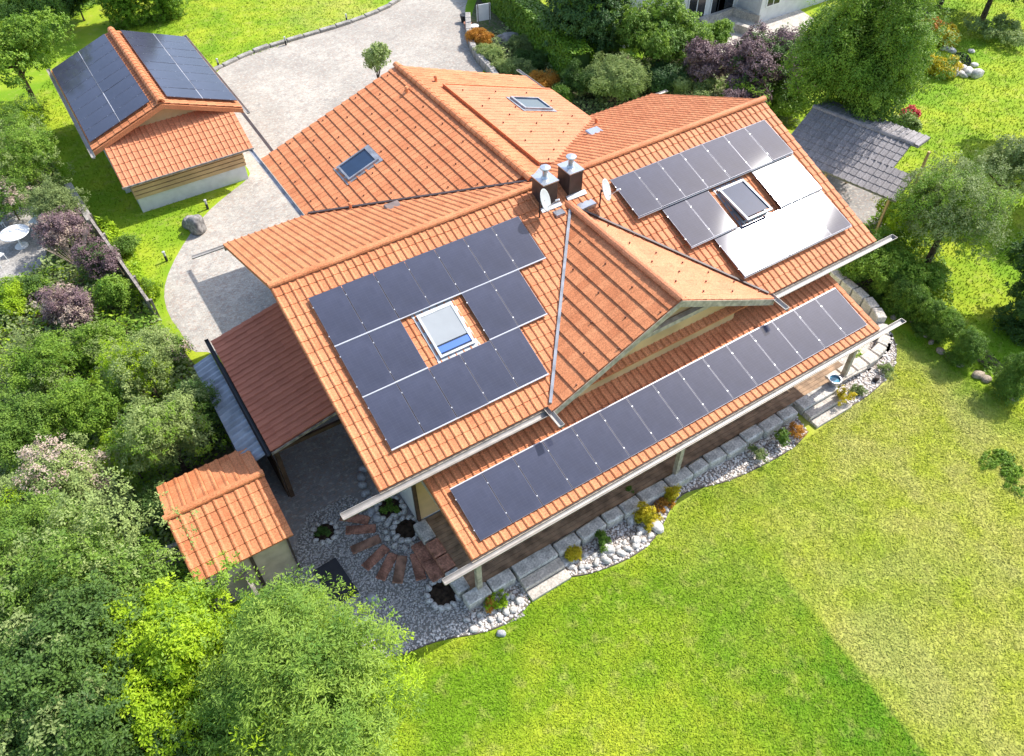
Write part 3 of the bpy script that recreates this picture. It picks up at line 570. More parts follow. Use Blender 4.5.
for a in (.3, ln / 2, ln + .6):
    for d_, zz in ((2.3, -4.5), (-.8, -3.8)):
        p = A0 + ud * a + dd * d_; A(MB().tube((p.x, p.y, G), (p.x, p.y, zz), .07, n=4).build('post', WOOD), pv, pvi)
for d_, zz in ((2.45, -4.5),): p = A0 + dd * d_; q = p + ud * (ln + .8); A(MB().tube((p.x, p.y, zz), (q.x, q.y, zz), .08, n=4).build('beam', WOOD), pv, pvi)
# ---------------------------------------------------------------- neighbour's house
c0, c1, c2, c3 = U(698, 25), U(731, 14), U(761, 22), U(794, 12)
yA = (c0.y + c1.y) / 2; yB = (c2.y + c3.y) / 2; xC = (c1.x + c2.x) / 2
XL = on_plane(628, 4, (0, yA, 0), (0, 1, 0)).x
nb = thing('neighbour_house', 'white rendered house with tall dark windows behind the green bushes at the top', 'house', (c0.x, yA + 3, G)); ni = Matrix.Translation((-c0.x, -yA - 3, -G))
A(MB().box((XL, yA, G), (xC, yA + 5, G + 6.2)).build('wall', PLASTER), nb, ni); A(MB().box((xC, yB, G), (c3.x + 6, yA + 5, G + 6.2)).build('wall', PLASTER), nb, ni)
A(MB().box((XL - .5, yA - .5, G + 6.2), (c3.x + 6.5, yA + 5.5, G + 6.4)).build('roof', GTILE), nb, ni)
def nwin(x, y, z0, z1, w_):
    f = A(MB().box((x - w_ / 2, y - .06, z0), (x + w_ / 2, y, z1)).build('window', WHITE), nb, ni); g = MB().box((x - w_ / 2 + .07, y - .066, z0 + .07), (x - .035, y - .06, z1 - .07)).box((x + .035, y - .066, z0 + .07), (x + w_ / 2 - .07, y - .06, z1 - .07)).build('pane', mat('dark_pane', (.015, .02, .025), .1, .6), f)
for u, v in ((645, 22), (693, 28)):
    p = on_plane(u, v, (0, yA, 0), (0, 1, 0)); nwin(p.x, yA, G + (.1 if u > 690 else 1.0), G + 2.3, 1.5)
for u in (716, 746): p = on_plane(u, 15, (0, yA if u < 735 else yB + 1.6, 0), (0, 1, 0)); nwin(p.x if u < 735 else xC - 1.2, yA, G + .1, G + 2.3, 1.3 if u < 735 else 1.6)
for k in (1.0, 3.2): nwin(xC + k, yB, G + .9, G + 2.3, 1.2)
tp = P([(668, 38), (700, 25), (731, 14), (761, 22), (800, 10), (815, 20), (790, 50), (760, 62), (735, 60), (700, 52)])
sheet('neighbour_terrace', tp, G + .02, SLAB)
for (a, b_) in (((698, 27), (731, 15)), ((731, 15), (759, 23)), ((735, 31), (750, 36))):
    p, q = U(*a), U(*b_); d = (q - p).normalized(); s = Vector((-d.y, d.x, 0)) * .17; mb = MB(); mb.prism([p - s, p + s, q + s, q - s], (0, 0, .5)); tag(mb.build('low_wall', SLAB), {698: 'low beige parapet along the white wall of the house behind', 731: 'beige parapet below the double doors of the house behind', 735: 'short beige step wall in the middle of the terrace behind'}[a[0]], 'low wall')
mb = MB(); p = on_plane(672, 4, (0, yA - .1, 0), (0, 1, 0)); A(MB().tube((p.x, yA - .08, G), (p.x, yA - .08, G + 6), .05).build('downpipe', BROWNMETAL), nb, ni)

_q = [A0 + dd * 2.4, A0 + dd * 2.4 + ud * (ln + 1), A0 - dd * 1.0 + ud * (ln + 1), A0 - dd * 1.0]; sheet('pavilion_floor', _q, G + .02, PAVED)
# ---------------------------------------------------------------- stones, kerbs, beds
def stone_mesh(seed, flat=.6, n=2, m=None, name='stone'):
    b = bmesh.new(); bmesh.ops.create_icosphere(b, subdivisions=n, radius=1); r = random.Random(seed)
    ds = [(Vector((r.gauss(0, 1), r.gauss(0, 1), r.gauss(0, 1))).normalized(), r.uniform(.62, .92)) for _ in range(9)]
    for v in b.verts:
        for d, k in ds:
            t = v.co.dot(d)
            if t > k: v.co -= d * (t - k) * .9
        v.co.z *= flat; v.co.y *= .8
    me = bpy.data.meshes.new(name); b.to_mesh(me); b.free(); me.materials.append(m or STONE)
    for f in me.polygons: f.use_smooth = True
    return me
STM = [stone_mesh(i) for i in range(6)]; STM2 = [stone_mesh(20 + i, .7, 2, mat('grey_stone', (.40, .40, .40), .85, .2, var=.15, vscale=3)) for i in range(4)]
def put_stone(p, r, label, group, meshes=STM, nm='stone', cat='stone', kz=.25):
    o = bpy.data.objects.new(nm, random.choice(meshes)); C.objects.link(o); o.location = (p[0], p[1], p[2] + r * kz); o.scale = (r, r * random.uniform(.85, 1.1), r * random.uniform(.8, 1.1)); o.rotation_euler = (random.uniform(-.2, .2), random.uniform(-.2, .2), random.uniform(0, 6.3))
    return tag(o, label, cat, group)
ORD = 'first second third fourth fifth sixth seventh eighth ninth tenth eleventh twelfth thirteenth fourteenth fifteenth sixteenth seventeenth eighteenth nineteenth twentieth'.split()
def ordw(i): return ORD[i] if i < 20 else ('twenty-' + ORD[i - 20] if i < 29 else 'thirtieth' if i == 29 else 'thirty-' + ORD[i - 30])
CLK = 'three two one twelve eleven ten nine eight seven six five four'.split()
def project(p):
    d = RM.T @ (np.array(p) - CC); return 512 + FF * d[0] / -d[2], 378 - FF * d[1] / -d[2]
SEEN = set()
def clock(p, c, key=''):
    a = project(p); b_ = project(c); an = math.atan2(-(a[1] - b_[1]), a[0] - b_[0]); w_ = CLK[round(an / (math.pi / 6)) % 12] + " o'clock"
    if (w_, key) in SEEN: w_ = 'just past ' + w_
    if (w_, key) in SEEN: w_ = 'well ' + w_[5:]
    SEEN.add((w_, key)); return w_
def ring(u, v, R, n, label, group, rs=.15, rows=1):
    c = U(u, v)
    for k in range(rows):
        for i in range(n): a = 6.283 * (i + .5 * k) / n + random.uniform(-.08, .08); pp = (c.x + math.cos(a) * (R + k * .24), c.y + math.sin(a) * (R + k * .24), G + .01); put_stone(pp, rs * random.uniform(.8, 1.15), 'rounded stone at %s of the %s%s' % (clock(pp, c, label + str(k)), 'outer ' if k else '', label.split(', ')[1]), group)
    s = MB().lathe([(R - .02, .0), (R - .06, .06), (R * .5, .1), (.001, .12)], (0, 0, 0), 18).build('planting_soil', SOIL); s.location = (c.x, c.y, G + .01)
    tag(s, 'dark soil inside the stone ring, ' + label.split(', ')[1], 'soil bed'); return c
ring(325, 533, .36, 11, 'rounded stone, ring nearest the small shed', 'stones around the bed by the small shed', .13)
ring(390, 509, .42, 12, 'rounded stone, ring under the main gutter', 'stones around the bed under the gutter', .14)
ring(407, 530, .42, 13, 'rounded stone, ring inside the brick fan', 'stones around the bed in the brick fan', .15, 2)
ring(443.5, 594, .46, 14, 'rounded stone, ring at the terrace corner', 'stones around the bed at the terrace corner', .15)
for i, (u, v) in enumerate([(368, 462), (364, 470), (362, 478), (363, 486), (366, 494), (370, 501), (376, 505), (384, 490), (372, 513), (378, 519)]):
    put_stone(U(u, v), .19, ordw(i) + ' rounded grey stone along the white house wall in the shaded courtyard, from the top', 'stones along the courtyard wall', STM2)
# fan of brick stepping blocks
fan = [(355, 519, -22), (361, 530, -18), (366, 545, -8), (376, 558, 6), (387, 567, 22), (400, 570, 50), (418, 567, 72)]
for i, (u, v, a) in enumerate(fan):
    p = U(u, v); d = MB().box((-.47, -.16, 0), (.47, .16, .05), bev=.02).build('stepping_block', BRICKP if i % 3 != 2 else mat('brown_brick_block2', (.36, .20, .13), .85, .2, var=.25, vscale=4)); d.location = (p.x, p.y, G + .012)
    q = U(408, 527); d.rotation_euler.z = math.atan2(p.y - q.y, p.x - q.x)
    tag(d, ['first', 'second', 'third', 'fourth', 'fifth', 'sixth', 'last'][i] + ' brown brick block of the curved fan, counted from the main gutter end', 'stepping block', 'brick blocks in the curved fan')
for i, (u, v) in enumerate([(433, 541), (444, 558), (426, 552), (437, 570)]):
    p = U(u, v); d = MB().box((-.33, -.36, 0), (.33, .36, .1 + .02 * i), bev=.02).build('paving_block', BRICKP); d.location = (p.x, p.y, G + .012)
    tag(d, 'brown brick block at the west step of the terrace, ' + ['upper one beside the stone ring', 'right hand lower one', 'left hand upper one', 'lowest one'][i], 'paving block', 'brown blocks at the west terrace step')
# terrace edge blocks
def block(p, q, wd, z0, z1, m, name, label, cat, group, bev=.03):
    p, q = Vector((p[0], p[1], 0)), Vector((q[0], q[1], 0)); p.z = q.z = 0; d = (q - p); L_ = d.length - .02; mb = MB().box((0, -wd / 2, 0), (L_, wd / 2, z1 - z0), bev=bev); o = mb.build(name, m); o.location = (p.x, p.y, z0); o.rotation_euler.z = math.atan2(d.y, d.x) + random.uniform(-.01, .01); return tag(o, label, cat, group)
yb = -8.42
for i, (a, c) in enumerate([(1.15, 1.95), (1.98, 2.78)]): block((a, yb + random.uniform(-.02, .02)), (c, yb), .42, G, -6.3, BLOCK, 'stone_block', 'grey stone block left of the first terrace steps, ' + ['at the corner', 'touching the steps'][i], 'stone block', 'grey stone blocks along the terrace')
x = 4.3; xs = []
while x < 14.3: w_ = random.uniform(.62, 1.15); xs.append((x, min(x + w_, 14.5))); x += w_ + .03
for i, (a, c) in enumerate(xs): block((a, yb - random.uniform(0, .08)), (c, yb - random.uniform(0, .08)), random.uniform(.40, .48), G, -6.3 + random.uniform(-.02, .03), BLOCK, 'stone_block', ordw(i) + ' grey block of the terrace edge, counted from the left steps', 'stone block', 'grey stone blocks between the two flights of steps', .05)
for i, (y0, y1, m, nm) in enumerate([(-5.35, -6.1, BLOCK, 'topmost grey one'), (-6.15, -6.75, BRICKP, 'upper brown one'), (-6.78, -7.3, BRICKP, 'lower brown one'), (-7.33, -8.15, BLOCK, 'lowest grey one')]):
    block((1.28, y0), (1.28, y1), .42, G, -6.32, m, 'stone_block', 'stone block on the west edge of the terrace, ' + nm, 'stone block', 'stone blocks on the west edge')
for i, xx in enumerate((2.85, 14.75)):       # steps down to the lawn
    wd = 1.4 if i == 0 else 1.75; st = thing('garden_steps', ['pale stone steps from the terrace to the lawn near the left corner', 'pale stone steps to the lawn at the right end beside the yellow shrub'][i], 'steps', (xx, yb, G))
    for k, (ya, ye, z1, m) in enumerate([(-.25, .2, .38, BLOCK), (-.60, -.27, .26, SLAB), (-.95, -.62, .12, SLAB)]): MB().box((0, ya, 0), (wd, ye, z1), bev=.015).build('step', m, st)
# curved pale slabs at the right end
rl = smooth_line([U(830, 379, -6.3), U(850, 367, -6.3), U(866, 359, -6.3), U(879, 349, -6.3), U(886, 336, -6.3), U(881, 320, -6.3), U(868, 303, -6.3), U(850, 288, -6.3), U(836, 277, -6.3)], 2)
rs = resample(rl, .62)
for i, (p, d) in enumerate(rs):
    q = p + d * .6; block(p, q, .38 + .1 * (i < 4), G, -6.34 + (.0 if i < 7 else .25), SLAB, 'edging_slab', ordw(i) + ' pale slab of the curved edge around the right house end, from the right steps', 'stone slab', 'pale slabs curving around the right end', .03)
sheet('terrace_paving', [(14.7, -8.35), (18.2, -8.5), (19.4, -7.6), (19.4, -5.3), (14.7, -5.3)], G + .3, SLAB)
sheet('side_bed', [U(u, v) for u, v in [(868, 372), (850, 355), (845, 330), (830, 290), (836, 276), (868, 302), (893, 335), (890, 350)]], G + .016, WGRAVEL)
sheet('right_bed', P([(895, 315), (915, 310), (1000, 380), (1010, 372), (960, 325), (905, 285), (860, 265), (850, 280), (880, 305)]), G + .014, GARDEN)
# gravel bed between terrace and lawn
edge = [(403, 655), (430, 643), (455, 637), (478, 634), (500, 627), (520, 614), (530, 603)]
edge2 = [(568, 577), (590, 574), (620, 563), (645, 549), (660, 531), (670, 508), (683, 493), (700, 488), (730, 481), (768, 463), (795, 447), (808, 432)]
edge3 = [(846, 409), (865, 398), (885, 381), (896, 362), (896, 345), (888, 328)]
up1 = [U(470, 593), U(515, 573)]
bed1 = P([(462, 600), (520, 575), (530, 603), (520, 614), (500, 627), (478, 634)]); sheet('gravel_bed', bed1, G + .018, WGRAVEL)
bed2 = P(edge2[::-1]) + [Vector((4.35, yb - .1, G)), Vector((14.5, yb - .1, G))]; bed2 = P(edge2) + [Vector((14.6, yb - .1, G)), Vector((4.35, yb - .1, G))]; sheet('gravel_bed', bed2, G + .016, WGRAVEL)
bed3 = P(edge3) + P([(882, 342), (868, 360), (845, 372), (838, 392)]); sheet('gravel_bed', bed3, G + .016, WGRAVEL)
for k, (e, lb) in enumerate(((edge, 'thin dark edging between gravel yard and lawn at the lower left'), (edge2, 'thin dark edging along the white pebble bed below the terrace'), (edge3, 'thin dark edging around the pebble bed at the right end'))):
    pts_ = smooth_line([U(u, v) for u, v in e], 2); mb = MB()
    for a, c in zip(pts_, pts_[1:]): mb.tube((a.x, a.y, G + .02), (c.x, c.y, G + .02), .025, n=4)
    tag(mb.build('lawn_edging', mat('edging_brown', (.12, .10, .08), .8)), lb, 'edging')
def inside(p, poly):
    r = False; j = len(poly) - 1
    for i in range(len(poly)):
        a, b_ = poly[i], poly[j]
        if (a[1] > p[1]) != (b_[1] > p[1]) and p[0] < (b_[0] - a[0]) * (p[1] - a[1]) / (b_[1] - a[1]) + a[0]: r = not r
        j = i
    return r
def pebbles(name, polys, n, r0, r1, m, z, seed):
    r = np.random.default_rng(seed); ico = bmesh.new(); bmesh.ops.create_icosphere(ico, subdivisions=1, radius=1); V0 = np.array([v.co[:] for v in ico.verts]); F0 = np.array([[v.index for v in f.verts] for f in ico.faces]); ico.free()
    Vs = []; Fs = []; R = []; k = 0; ar = []
    for po in polys: xs_ = [p[0] for p in po]; ys_ = [p[1] for p in po]; ar.append((max(xs_) - min(xs_)) * (max(ys_) - min(ys_)))
    for po, a_ in zip(polys, ar):
        xs_ = [p[0] for p in po]; ys_ = [p[1] for p in po]
        for _ in range(int(n * a_)):
            x, y = r.uniform(min(xs_), max(xs_)), r.uniform(min(ys_), max(ys_))
            if not inside((x, y), po): continue
            s = r.uniform(r0, r1); a = r.uniform(0, 6.28); v = V0 * [s, s * .75, s * .5]; v = v + r.normal(0, s * .08, v.shape); ca, sa = math.cos(a), math.sin(a)
            v = np.stack([v[:, 0] * ca - v[:, 1] * sa + x, v[:, 0] * sa + v[:, 1] * ca + y, v[:, 2] + z + s * .25], 1); Vs.append(v); Fs.append(F0 + k * 12); R += [r.random()] * 20; k += 1
    return tag(npmesh(name, np.vstack(Vs), np.vstack(Fs), m, None, R), kind='stuff')
PEB = mat('white_pebble', (.80, .76, .70), .8, .25, attr=True, col2=(.55, .49, .44)); PEBG = mat('grey_pebble', (.64, .60, .55), .8, .25, attr=True, col2=(.38, .36, .34))
pebbles('white_pebbles', [bed1, bed2, bed3], 110, .03, .06, PEB, G + .018, 1); pebbles('grey_pebbles', [gp], 90, .02, .045, PEBG, G + .014, 2)
pebbles('pale_pebbles', [P([(403, 655), (430, 643), (455, 637), (478, 634), (500, 627), (490, 618), (455, 622), (425, 635)])], 150, .025, .05, PEB, G + .018, 3)
# large white stones lining the beds
def line_stones(e, step, r, off, label, group, rows=1, jit=.08):
    pts_ = resample(smooth_line([U(u, v) for u, v in e], 2), step)
    for k in range(rows):
        for ii, (p, d) in enumerate(pts_):
            nrm = Vector((-d.y, d.x, 0)); put_stone(p + nrm * (off + k * .3) + Vector((random.uniform(-jit, jit), random.uniform(-jit, jit), .01)), r * random.uniform(.7, 1.2), ordw(ii) + ' ' + label + (', inner row' if k else ', outer row'), group)
line_stones([(472, 634), (495, 627), (515, 614), (525, 603)], .3, .15, .15, 'white stone from the left, edging the small left flower bed', 'white stones of the left flower bed', 2)
line_stones([(570, 574), (600, 570), (625, 560), (648, 545), (661, 529), (670, 508), (680, 495)], .30, .16, .16, 'white stone from the left, edging the planted middle bed', 'white stones of the middle bed', 2)
for u, v, r, lb in [(657, 528, .30, 'largest white boulder on the right edge of the planted bed'), (607, 550, .27, 'long white boulder in the middle of the planted bed'), (563, 562, .26, 'white boulder right beside the left steps'), (636, 541, .21, 'white boulder on the lawn edge of the planted bed'), (556, 553, .22, 'narrow pale boulder touching the left steps'), (631, 520, .26, 'grey white boulder behind the yellow conifer')]:
    put_stone(U(u, v), r, lb, None, nm='boulder', cat='boulder')
put_stone(U(501, 640 - 6), .16, 'small round grey stone on the gravel at the lawn edge', None, STM2, 'stone'); put_stone(U(373, 598), .22, 'flat pale stone lying on the grey gravel', None, STM2, 'stone', kz=0)
# kerb of the driveway
kl = resample(smooth_line([U(u, v) for u, v in [(209, 74), (216, 70), (250, 53), (300, 38), (345, 25), (388, 8), (410, -8)]], 2), 1.12)
for i, (p, d) in enumerate(kl): block(p, p + d * 1.08, .30, G, G + .16 + random.uniform(-.03, .03), CONC, 'kerb_stone', ordw(i) + ' pale kerb stone of the curved driveway edge, counted from the garage', 'kerb stone', 'kerb stones along the driveway lawn')
wl = resample(smooth_line([U(u, v) for u, v in [(468, 20), (469, 38), (472, 50), (480, 63), (492, 75), (497, 85)]], 2), .8)
for i, (p, d) in enumerate(wl): block(p, p + d * .77, .35, G, G + .5, CONC, 'wall_stone', ordw(i) + ' pale block of the curved retaining wall, from the plant pots', 'wall stone', 'blocks of the curved retaining wall')
# bollard lights
for i, (u, v, lb) in enumerate([(219, 67, 'on the kerb by the garage'), (286, 45, 'on the driveway kerb, the middle one'), (347, 22, 'on the driveway kerb, the far one'), (208, 209, 'on the grass in front of the garage lean-to'), (167, 261, 'on the grass left of the big boulder')]):
    p = U(u, v); t = thing('bollard_light', 'short bollard light with pale cap, ' + lb, 'lamp', p, group='bollard lights along the driveway')
    MB().lathe([(.06, 0), (.055, .02), (.055, .28)], n=12).build('post', BLACK, t); MB().lathe([(.05, .28), (.05, .46), (.065, .47), (.065, .5), (.001, .52)], n=12).build('lamp_head', mat('lamp_grey', (.42, .42, .4), .5), t)
# boulder by the drive
bp = U(199, 231); o = tag(bpy.data.objects.new('boulder', stone_mesh(77, .9, 3, ROCK)), 'big grey boulder on the edge of the driveway', 'boulder'); C.objects.link(o); o.location = (bp.x, bp.y, G + .35); o.scale = (.46, .6, .55); o.rotation_euler.z = .4
o = tag(bpy.data.objects.new('boulder', stone_mesh(78, .7, 3, ROCK)), 'smaller rock leaning against the big driveway boulder', 'boulder'); C.objects.link(o); bp = U(191, 226); o.location = (bp.x, bp.y, G + .2); o.scale = (.4, .45, .5)
# thin dark strip laid on the drive
for (a, c, lb) in (((239, 108), (273, 152), 'thin dark strip in the paving between the garage and the house'),):
    p, q = U(*a), U(*c); d = (q - p).normalized(); s = Vector((-d.y, d.x, 0)) * .08; mb = MB(); mb.prism([p - s, p + s, q + s, q - s], (0, 0, .012)); tag(mb.build('dark_strip', BROWNMETAL), lb, 'drain')
# concrete wall and fence of the left garden
def wall_line(a, c, wd, h, m, name, label, cat, h2=None):
    p, q = U(*a), U(*c); d = (q - p).normalized(); s = Vector((-d.y, d.x, 0)) * wd / 2; mb = MB(); mb.prism([p - s, p + s, q + s, q - s], (0, 0, h)); return tag(mb.build(name, m), label, cat)
wall_line((74, 196), (96, 232), .30, .7, CONC, 'garden_wall', 'pale concrete garden wall with broad top left of the garage', 'wall')
def fence(a, c, h, name, label, boards='v', m=GREYWOOD, gap=.11, bw=.10, z0=0):
    p, q = U(*a), U(*c); d = (q - p); L_ = d.length; t = thing(name, label, 'fence', p, math.atan2(d.y, d.x)); x = 0
    if boards == 'v':
        mb = MB()
        while x < L_: mb.box((x, -.012, z0 + .05), (x + bw, .012, h)); x += gap
        tag(mb.build('boards', m, t))
    else:
        mb = MB(); z = .1
        while z < h: mb.box((0, -.015, z), (L_, .015, z + bw)); z += gap
        mb.build('boards', m, t)
    for zz in (.25, h - .12): MB().box((0, .014, zz), (L_, .06, zz + .08)).build('rail', m, t)
    k = max(1, round(L_ / 1.8))
    for i in range(k + 1): MB().box((L_ * i / k - .05, .062, 0), (L_ * i / k + .05, .15, h + .04)).build('post', m, t)
    MB().box((0, -.05, h), (L_, .06, h + .035)).build('top_rail', m, t); return t
fence((98, 236), (158, 322), 1.1, 'wooden_fence', 'long brown board fence along the lawn edge of the planted garden')
fence((224, 610), (252, 588), 1.3, 'wooden_fence', 'short board fence in front of the small tiled shed')
fence((252, 588), (282, 640), 1.3, 'wooden_fence', 'board fence running from the small shed corner towards the lawn')
fence((120, 590), (190, 560), 1.0, 'rail_fence', 'shaded rail fence left of the small tiled shed', 'h', GREYWOOD, .5, .08)
# black mat beside the yard
o = MB().prism([(*U(*c).xy, 0) for c in [(314, 572), (336, 559), (359, 593), (337, 606)]], (0, 0, .08)).build('floor_mat', BLACK); o.location.z = G + .02; tag(o, 'large flat black mat on the grey gravel yard', 'mat')
sheet('yard_slab', P([(337, 606), (353, 594), (372, 620), (358, 634)]), G + .03, CONC)
o = MB().lathe([(.001, 0), (.06, .02), (.09, .09), (.07, .15), (.001, .18)], n=14).build('garden_ball', WHITE, None, True); o.location = U(367, 621) + Vector((0, 0, .03)); tag(o, 'small white ball on the pale slab by the yard', 'ball')
# round metal bucket on right end of terrace
p = U(833, 384, -6.32); t = thing('bucket', 'round metal bucket of blue water on the pale slabs at the right end', 'bucket', p); MB().lathe([(.17, 0), (.22, .26), (.235, .26), (.235, .28), (.2, .28), (.19, .2), (.001, .2)], n=20).build('bucket_body', STEEL, t); MB().lathe([(.001, .215), (.19, .215), (.001, .217)], n=20).build('water', mat('blue_water', (.10, .30, .42), .1), t)
p = U(876, 381); t = thing('garden_spotlight', 'small black garden spotlight lying in the white pebbles at the right end', 'lamp', p); MB().lathe([(.14, .0), (.14, .06), (.05, .08)], n=14).build('base', BLACK, t); o = MB().tube((0, 0, .06), (.0, .02, .22), .07, .09, 12).build('lamp_head', BROWNMETAL, t)
# patio set in the left garden
pc = U(22, 246); t = thing('garden_table', 'round white garden table on the paved circle in the left garden', 'table', pc)
MB().lathe([(.001, .70), (.6, .70), (.62, .72), (.6, .74), (.001, .745)], n=28).build('tabletop', WHITE, t); MB().lathe([(.05, .0), (.05, .70)], n=10).build('pedestal', WHITE, t); MB().lathe([(.3, 0), (.28, .03), (.06, .06)], n=16).build('foot', WHITE, t)
for i, (du, dv, lb) in enumerate(((-14, -10, 'white garden chair at the far left of the round table'), (12, -12, 'white garden chair on the right of the round table'), (-14, 12, 'white garden chair at the near left of the round table'))):
    p = U(22 + du * 1.5, 246 + dv * 1.5); a = math.atan2(pc.y - p.y, pc.x - p.x); ch = thing('garden_chair', lb, 'chair', p, a, 'white chairs around the garden table')
    MB().box((-.22, -.23, .42), (.24, .23, .46), bev=.015).build('seat', WHITE, ch); MB().prism([(-.22, -.22, .46), (-.22, .22, .46), (-.34, .20, .92), (-.34, -.20, .92)], (.03, 0, 0)).build('backrest', WHITE, ch)
    for sx in (-.18, .2):
        for sy in (-.19, .19): MB().tube((sx, sy, .42), (sx * 1.2, sy * 1.15, 0), .018).build('leg', WHITE, ch)
# pond of the right garden
pd = smooth_poly([U(u, v) for u, v in [(953, 53), (966, 52), (972, 60), (970, 66), (962, 70), (956, 62)]], 2); sheet('pond', pd, G + .02, mat('pond_water', (.01, .014, .015), .05, .8))
for i, (u, v, r) in enumerate([(956, 66, .35), (960, 70, .45), (951, 52, .3), (971, 52, .25), (968, 74, .55), (976, 76, .5), (962, 76, .35), (950, 75, .5), (944, 75, .3), (974, 66, .3), (945, 50, .3), (955, 73, .4)]):
    put_stone(U(u, v), r, 'pale stone on the rim of the dark pond at ' + clock(U(u, v), U(963, 62), 'pond'), 'stones around the pond')
for i, (u, v, r) in enumerate(sorted([(903, 316, .28), (912, 322, .25), (925, 336, .35), (931, 343, .3), (940, 352, .38), (948, 356, .35), (960, 366, .3), (978, 376, .5), (985, 380, .4), (1012, 398, .4), (920, 330, .25), (893, 318, .3)])):
    put_stone(U(u, v), r * .55, ordw(i) + ' pale brown stone from the left at the foot of the dark shrub row', 'stones along the shrub row', [stone_mesh(60 + i % 3, .6, 2, mat('tan_stone', (.38, .31, .23), .9, .2, var=.2))], 'stone')
# driveway end: white board, pots, bench stones
p = U(484, 26); t = thing('notice_board', 'white upright board on two posts beside the dark hedge', 'board', p, -.2); MB().box((-.45, -.02, .35), (.45, .02, 1.35)).build('board', WHITE, t)
for x in (-.38, .38): MB().box((x - .03, -.03, 0), (x + .03, -.022 + .0, 1.4)).build('post', GREYWOOD, t)
for i, (u, v, lb) in enumerate(((464, 22, 'dark'), (468, 30, 'brown'), (475, 33, 'white'))):
    p = U(u, v); o = MB().lathe([(.16, 0), (.24, .42), (.26, .42), (.26, .46), (.2, .46), (.001, .42)], n=18).build('plant_pot', [BLACK, BRICKP, WHITE][i]); o.location = p; tag(o, lb + ' round plant pot at the end of the driveway by the retaining wall', 'plant pot')
o = tag(bpy.data.objects.new('boulder', stone_mesh(91, .6, 2, ROCK)), 'flat grey boulder in the bed below the white board', 'boulder'); C.objects.link(o); p = U(505, 42); o.location = (p.x, p.y, G + .15); o.scale = (1.1, .7, .6)
# ---------------------------------------------------------------- vegetation
def cloud(rg, c, rad, lobes, tufts, leaves, size, spread, upper=.25, lobe_r=.42, asp=.5, shape='round'):
    """leaf quads in tufts on the skins of many lobes inside an envelope"""
    c = np.array(c, float); rad = np.array(rad, float); tufts = max(8, int(tufts * (.36 if shape != 'column' else .62))); leaves = int(leaves * 2.7); size *= .78; spread *= 1.3
    if shape == 'cone':
        h = rg.uniform(0, 1, lobes) ** 1.25; a = rg.uniform(0, 6.283, lobes); rr = (1 - h) * .72 * np.sqrt(rg.uniform(.3, 1, lobes))
        lc = np.stack([np.cos(a) * rr * rad[0], np.sin(a) * rr * rad[1], (h * 2 - 1) * rad[2]], 1); lr = (lobe_r * (1 - h * .7))[:, None] * rad * np.array([1, 1, .6]) * rg.uniform(.7, 1.15, (lobes, 1))
    elif shape == 'column':
        h = rg.uniform(-1, 1, lobes); a = rg.uniform(0, 6.283, lobes); rr = .55 * (1 - np.abs(h) ** 3 * .6); lc = np.stack([np.cos(a) * rr * rad[0], np.sin(a) * rr * rad[1], h * .85 * rad[2]], 1); lr = np.tile(np.array([rad[0] * .5, rad[1] * .5, rad[2] * .3]), (lobes, 1))
    else:
        d = rg.normal(size=(lobes, 3)); d[:, 2] = np.abs(d[:, 2]) * 1.0 - upper; d /= np.linalg.norm(d, axis=1)[:, None]
        lc = d * rad * (1 - lobe_r) * rg.uniform(.4, 1.42, (lobes, 1)) * np.array([rg.uniform(.85, 1.2), rg.uniform(.85, 1.2), 1]); lr = lobe_r * rad * rg.uniform(.3, 1.3, (lobes, 1)) * rg.uniform(.7, 1.2, (lobes, 3))
    wl_ = (lr[:, 0] * lr[:, 1]) + .02; k = rg.choice(lobes, tufts, p=wl_ / wl_.sum()); d = rg.normal(size=(tufts, 3)); d[:, 2] += .35; d /= np.linalg.norm(d, axis=1)[:, None]
    tp = c + lc[k] + d * lr[k] * (rg.uniform(.70, 1.06, (tufts, 1)) + (rg.random((tufts, 1)) < .16) * rg.uniform(.05, .55, (tufts, 1))); tv = rg.random(tufts); lv = rg.random(lobes)[k]
    n = tufts * leaves; T = np.repeat(np.arange(tufts), leaves); dd = d[T] * .8 + rg.normal(0, .7, (n, 3)); dd /= np.linalg.norm(dd, axis=1)[:, None]
    p = tp[T] + dd * spread * rg.uniform(.2, 1, (n, 1)) ** .8; nn = d[T] * .8 + np.array([0, 0, .55]) + rg.normal(0, .5, (n, 3)); nn /= np.linalg.norm(nn, axis=1)[:, None]
    ax = dd - nn * np.sum(dd * nn, 1)[:, None]; ax /= np.linalg.norm(ax, axis=1)[:, None] + 1e-9; bx = np.cross(nn, ax); s = size * rg.uniform(.6, 1.25, (n, 1))
    V = np.empty((n, 4, 3)); V[:, 0] = p - ax * s * .5; V[:, 1] = p + bx * s * asp * .5 + nn * s * .08; V[:, 2] = p + ax * s * .5; V[:, 3] = p - bx * s * asp * .5 + nn * s * .08
    R = np.clip(tv[T] * .6 + lv[T] * .2 + rg.random(n) * .2, 0, 1)
    return V.reshape(-1, 3), np.arange(n * 4).reshape(n, 4), R, c + lc
BARK = mat('bark', (.12, .085, .06), .9, .2, var=.3, vscale=6)
